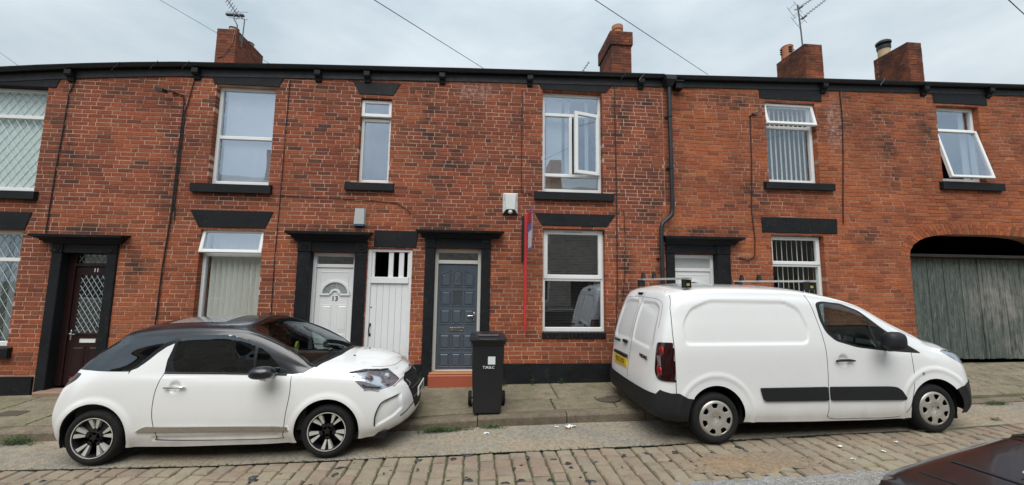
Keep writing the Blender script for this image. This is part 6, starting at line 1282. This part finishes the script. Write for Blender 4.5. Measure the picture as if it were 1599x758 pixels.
yagi(a, (-6.20,2.8,8.28), (-6.95,2.8,9.35), 15, .22); mk('reflector_bar', MB().bbox(-6.52,-6.10,2.76,2.84,8.33,8.375,.008).tube([(-6.52,2.8,8.42),(-6.0,2.8,8.45)], .006, 4).tube([(-6.45,2.8,8.27),(-6.0,2.8,8.25)], .006, 4), M['metal'], a); mk('cable_box', MB().bbox(-6.16,-6.09,2.70,2.76,7.62,7.76,.006), M['metal'], a)
a = root('tv_aerial', (9.05,2.9,8.46), 'tall double television aerial on the middle right chimney pointing up right', 'aerial')
mk('mast', MB().tube([(9.10,2.9,8.2),(9.07,2.9,9.0),(9.02,2.9,9.86)], .019, 7), M['metal'], a)
for (p, q) in (((8.92,2.9,9.68),(9.98,2.9,10.42)), ((9.03,2.9,9.38),(10.25,2.9,10.35))): yagi(a, p, q, 14, .11); P0, Q0 = Vector(p), Vector(q); d_ = (Q0-P0).normalized(); s_ = Vector((-d_.z,0,d_.x)); mk('reflector', MB().tube([P0-s_*.20+Vector((0,.12,0)),P0+s_*.22+Vector((0,.12,0))], .006, 4).tube([P0-s_*.20-Vector((0,.12,0)),P0+s_*.22-Vector((0,.12,0))], .006, 4).tube([P0-s_*.10+Vector((0,.12,0)),P0-s_*.10-Vector((0,.12,0))], .006, 4).tube([P0+s_*.14+Vector((0,.12,0)),P0+s_*.14-Vector((0,.12,0))], .006, 4).tube([P0+d_*.12-s_*.02,P0+d_*.28-s_*.02], .03, 6), M['metal'], a)
a = root('tv_aerial', (2.8,3.5,7.3), 'tip of a small aerial just showing above the gutter left of the tall chimney', 'aerial'); yagi(a, (2.55,3.5,7.4), (3.0,3.5,8.1), 9, .12)
# manhole, litter, weeds
mh = tag(mk('manhole_cover', MB().lathe([(.20,-.01),(.20,.006),(.18,.008),(.175,.003),(.001,.003)], (0,0,0), 'z', 32), M['iron']), 'round rusty iron cover set in the flagstones behind the van', 'manhole cover'); mh.location = (1.97,-.86,zpave(1.97,-.86)+.003); mh.rotation_euler = (R(-2),R(-2),0)
mh = tag(mk('manhole_cover', MB().bbox(-.16,.16,-.10,.10,-.02,.006,.004), M['iron']), 'dark rectangular iron cover in the pavement at the left edge', 'manhole cover'); mh.location = (-6.35,-.78,zpave(-6.35,-.78)+.002)
def crumple(name, x, y, z, s_, label, cat='litter', mat='paper', seed=1):
    r_ = random.Random(seed); mb = MB(); n = 5
    for i in range(n+1):
        for j in range(n+1): mb.v.append(((i/n-.5)*s_[0]+r_.uniform(-.1,.1)*s_[0], (j/n-.5)*s_[1]+r_.uniform(-.1,.1)*s_[1], r_.uniform(0,s_[2])))
    mb.f = [(i*(n+1)+j,(i+1)*(n+1)+j,(i+1)*(n+1)+j+1,i*(n+1)+j+1) for i in range(n) for j in range(n)]
    o = tag(mk(name, mb, M[mat]), label, cat); o.location = (x,y,z); return o
crumple('paper_scrap', 1.24,-1.52,zroad(1.24,-1.52)+.004,(.13,.06,.03), 'crumpled white paper in the gutter below the kerb joint')
crumple('paper_scrap', .12,-1.60,zroad(.12,-1.6)+.004,(.07,.04,.012), 'small flat white paper scrap in front of the bin', seed=2)
crumple('wrapper', 1.20,-1.56,zroad(1.2,-1.56)+.004,(.07,.03,.012), 'small orange wrapper beside the crumpled paper', mat='ochre', seed=3)
crumple('paper_scrap', 1.06,-1.50,zroad(1.06,-1.5)+.004,(.05,.03,.012), 'tiny white scrap left of the crumpled paper', seed=4)
for i, (x, y) in enumerate(((4.55,-2.62),(4.95,-2.42),(4.2,-2.45),(4.05,-2.75))): crumple('paper_scrap', x, y, zroad(x,y)+.008, (.045,.03,.012), ['tiny pale scrap on the setts furthest from the van', 'tiny pale scrap on the setts near the van front wheel', 'tiny pale scrap on the setts below the van door', 'tiny pale scrap on the setts by the tarmac edge'][i], seed=10+i)
def weed(x, y, z, w, h, n, label, seed, grp=None):
    r_ = random.Random(seed); mb = MB()
    for _ in range(n):
        px, py = x+r_.gauss(0, w*.33), y+r_.gauss(0, .022); hh = h*r_.uniform(.35, 1)*max(.25, 1-abs(px-x)/w); a = r_.uniform(0, 6.28); ln = r_.uniform(.012, .028)
        bx_, by_, bz_ = px+r_.uniform(-.02,.02), py+r_.uniform(-.03,.01), z+hh*r_.uniform(.2,1)
        dx, dy = math.cos(a)*ln, math.sin(a)*ln; t_ = r_.uniform(-.5,.9)*ln
        mb.add([(bx_,by_,bz_),(bx_+dx*.5-dy*.35,by_+dy*.5+dx*.35,bz_+t_*.6),(bx_+dx,by_+dy,bz_+t_*.7),(bx_+dx*.5+dy*.35,by_+dy*.5-dx*.35,bz_+t_*.4)], [(0,1,2,3)])
        if r_.random() < .25: mb.add([(px-.001,py,z-.01),(px+.001,py,z-.01),(bx_+.001,by_,bz_),(bx_-.001,by_,bz_)], [(0,1,2,3)])
    return tag(mk('weeds', mb, M['leaf']), label, 'weeds', grp)
weed(-.52,-1.47,zroad(-.52,-1.47),.36,.10,520,'bushy green weeds in the gutter right of the white hatchback', 1)
weed(-.25,-1.44,zroad(-.2,-1.44),.35,.05,200,'low strip of weeds along the kerb towards the bin', 2)
weed(.20,-1.43,zroad(.2,-1.43),.25,.05,170,'low green weeds at the kerb in front of the bin', 3)
weed(-5.55,-1.46,zroad(-5.5,-1.46),.35,.14,420,'tall weeds against the kerb behind the hatchback', 4)
weed(-6.3,-1.45,zroad(-6.3,-1.45),.7,.06,420,'low weeds along the kerb at the left edge', 5)
weed(-.98,-.10,zb(-1),.12,.30,160,'tall weeds at the wall left of the red tiled step', 6)
weed(.42,-.07,zb(.42),.10,.08,60,'small weed against the plinth right of the bin', 7)
weed(.92,-.06,zb(.92),.08,.22,45,'thin stalky weed against the plinth below the lower window', 8)
weed(1.42,-.06,zb(1.42),.07,.16,40,'thin weed against the plinth left of the air vent', 9)
weed(7.75,-1.44,zroad(7.75,-1.44),.35,.07,260,'weeds at the kerb in front of the van', 10)
weed(9.0,-1.42,zroad(9.0,-1.42),.35,.06,200,'weeds at the kerb near the right edge', 11)
weed(6.95,-1.95,zroad(6.95,-1.95),.10,.05,60,'small weed in the road just beyond the van bumper', 12)
mb = MB(); r_ = random.Random(5)
def moss_line(x0, y0, x1, y1, n, s_=.012, road_=False):
    for k in range(n):
        t = r_.random(); x = x0+(x1-x0)*t+r_.gauss(0,.010); y = y0+(y1-y0)*t+r_.gauss(0,.010); z = (zroad if road_ else zpave)(x, y)+.001; q = s_*r_.uniform(.4,1.5); a = r_.uniform(0,6.28)
        mb.add([(x+q*math.cos(a+i*2.1),y+q*math.sin(a+i*2.1),z+r_.uniform(0,.008)) for i in range(3)]+[(x,y,z+q*.5)], [(0,1,3),(1,2,3),(2,0,3)])
for c in [c for c in pave.children if c.name.startswith('paving_slab')]:
    vs = [v.co for v in c.data.vertices]; x0 = min(v.x for v in vs); y0 = min(v.y for v in vs); y1 = max(v.y for v in vs); x1 = max(v.x for v in vs)
    if -7.5 < x0 < 3.2 and r_.random() < .8: moss_line(x0, y0, x0, y1, r_.randrange(15, 120), .009)
    if -7.5 < x0 < 3.2 and r_.random() < .5: moss_line(x0, y1, x1, y1, r_.randrange(10, 70), .007)
moss_line(-7.5,-.03,3.4,-.03,420); moss_line(-6.5,CY,4.5,CY,520,.010,True)
tag(mk('moss', mb, M['leaf'], stuff=True), 'green moss and seedlings in the pavement joints', 'moss')
# ------------------------------------------------------------------ the terrace across the street, seen in the glass and paint
oh = root('stone_terrace', (0,-8.6,-.2), 'coursed stone terrace across the street, seen only in reflections', 'house')
mb = MB(); xs = []; x = -16
ops = []
for k in range(8): x0 = -15+k*4.2; ops += [(x0,x0+1,.9,2.3),(x0,x0+1,3.3,4.5),(x0+1.9,x0+2.7,0,2.1)]
xs = sorted(set([-16,18]+[v for o in ops for v in o[:2]])); zs = sorted(set([-.5,4.95]+[v for o in ops for v in o[2:]]))
for p, q in zip(xs, xs[1:]):
    for c, e in zip(zs, zs[1:]):
        if not any(o[0] <= p and q <= o[1] and o[2] <= c and e <= o[3] for o in ops): mb.add([(p,-8.6,c),(q,-8.6,c),(q,-8.6,e),(p,-8.6,e)], [(3,2,1,0)])
mk('wall', mb, M['stone'], oh); mk('roof', MB().add([(-16,-8.45,4.9),(18,-8.45,4.9),(18,-12.4,6.75),(-16,-12.4,6.75),(-16,-16.4,4.9),(18,-16.4,4.9)], [(3,2,1,0),(4,5,2,3)]), M['slate'], oh)
for o in ops:
    if o[2] > .1: w_ = mk('window', MB().box(o[0],o[1],-8.72,-8.70,o[2],o[3]), M['room'], oh); mk('frame', MB().box(o[0],o[1],-8.70,-8.66,o[2],o[2]+.07).box(o[0],o[1],-8.70,-8.66,o[3]-.07,o[3]).box(o[0],o[0]+.07,-8.70,-8.66,o[2]+.071,o[3]-.071).box(o[1]-.07,o[1],-8.70,-8.66,o[2]+.071,o[3]-.071), M['upvc'], w_)
    else: mk('door', MB().box(o[0],o[1],-8.75,-8.70,o[2],o[3]), M['brown'], oh)
for x in (-10.5,-3.4,3.45,12): mk('chimney', MB().box(x,x+.6,-13.2,-12.0,5.9,8.0), M['terra'], oh)
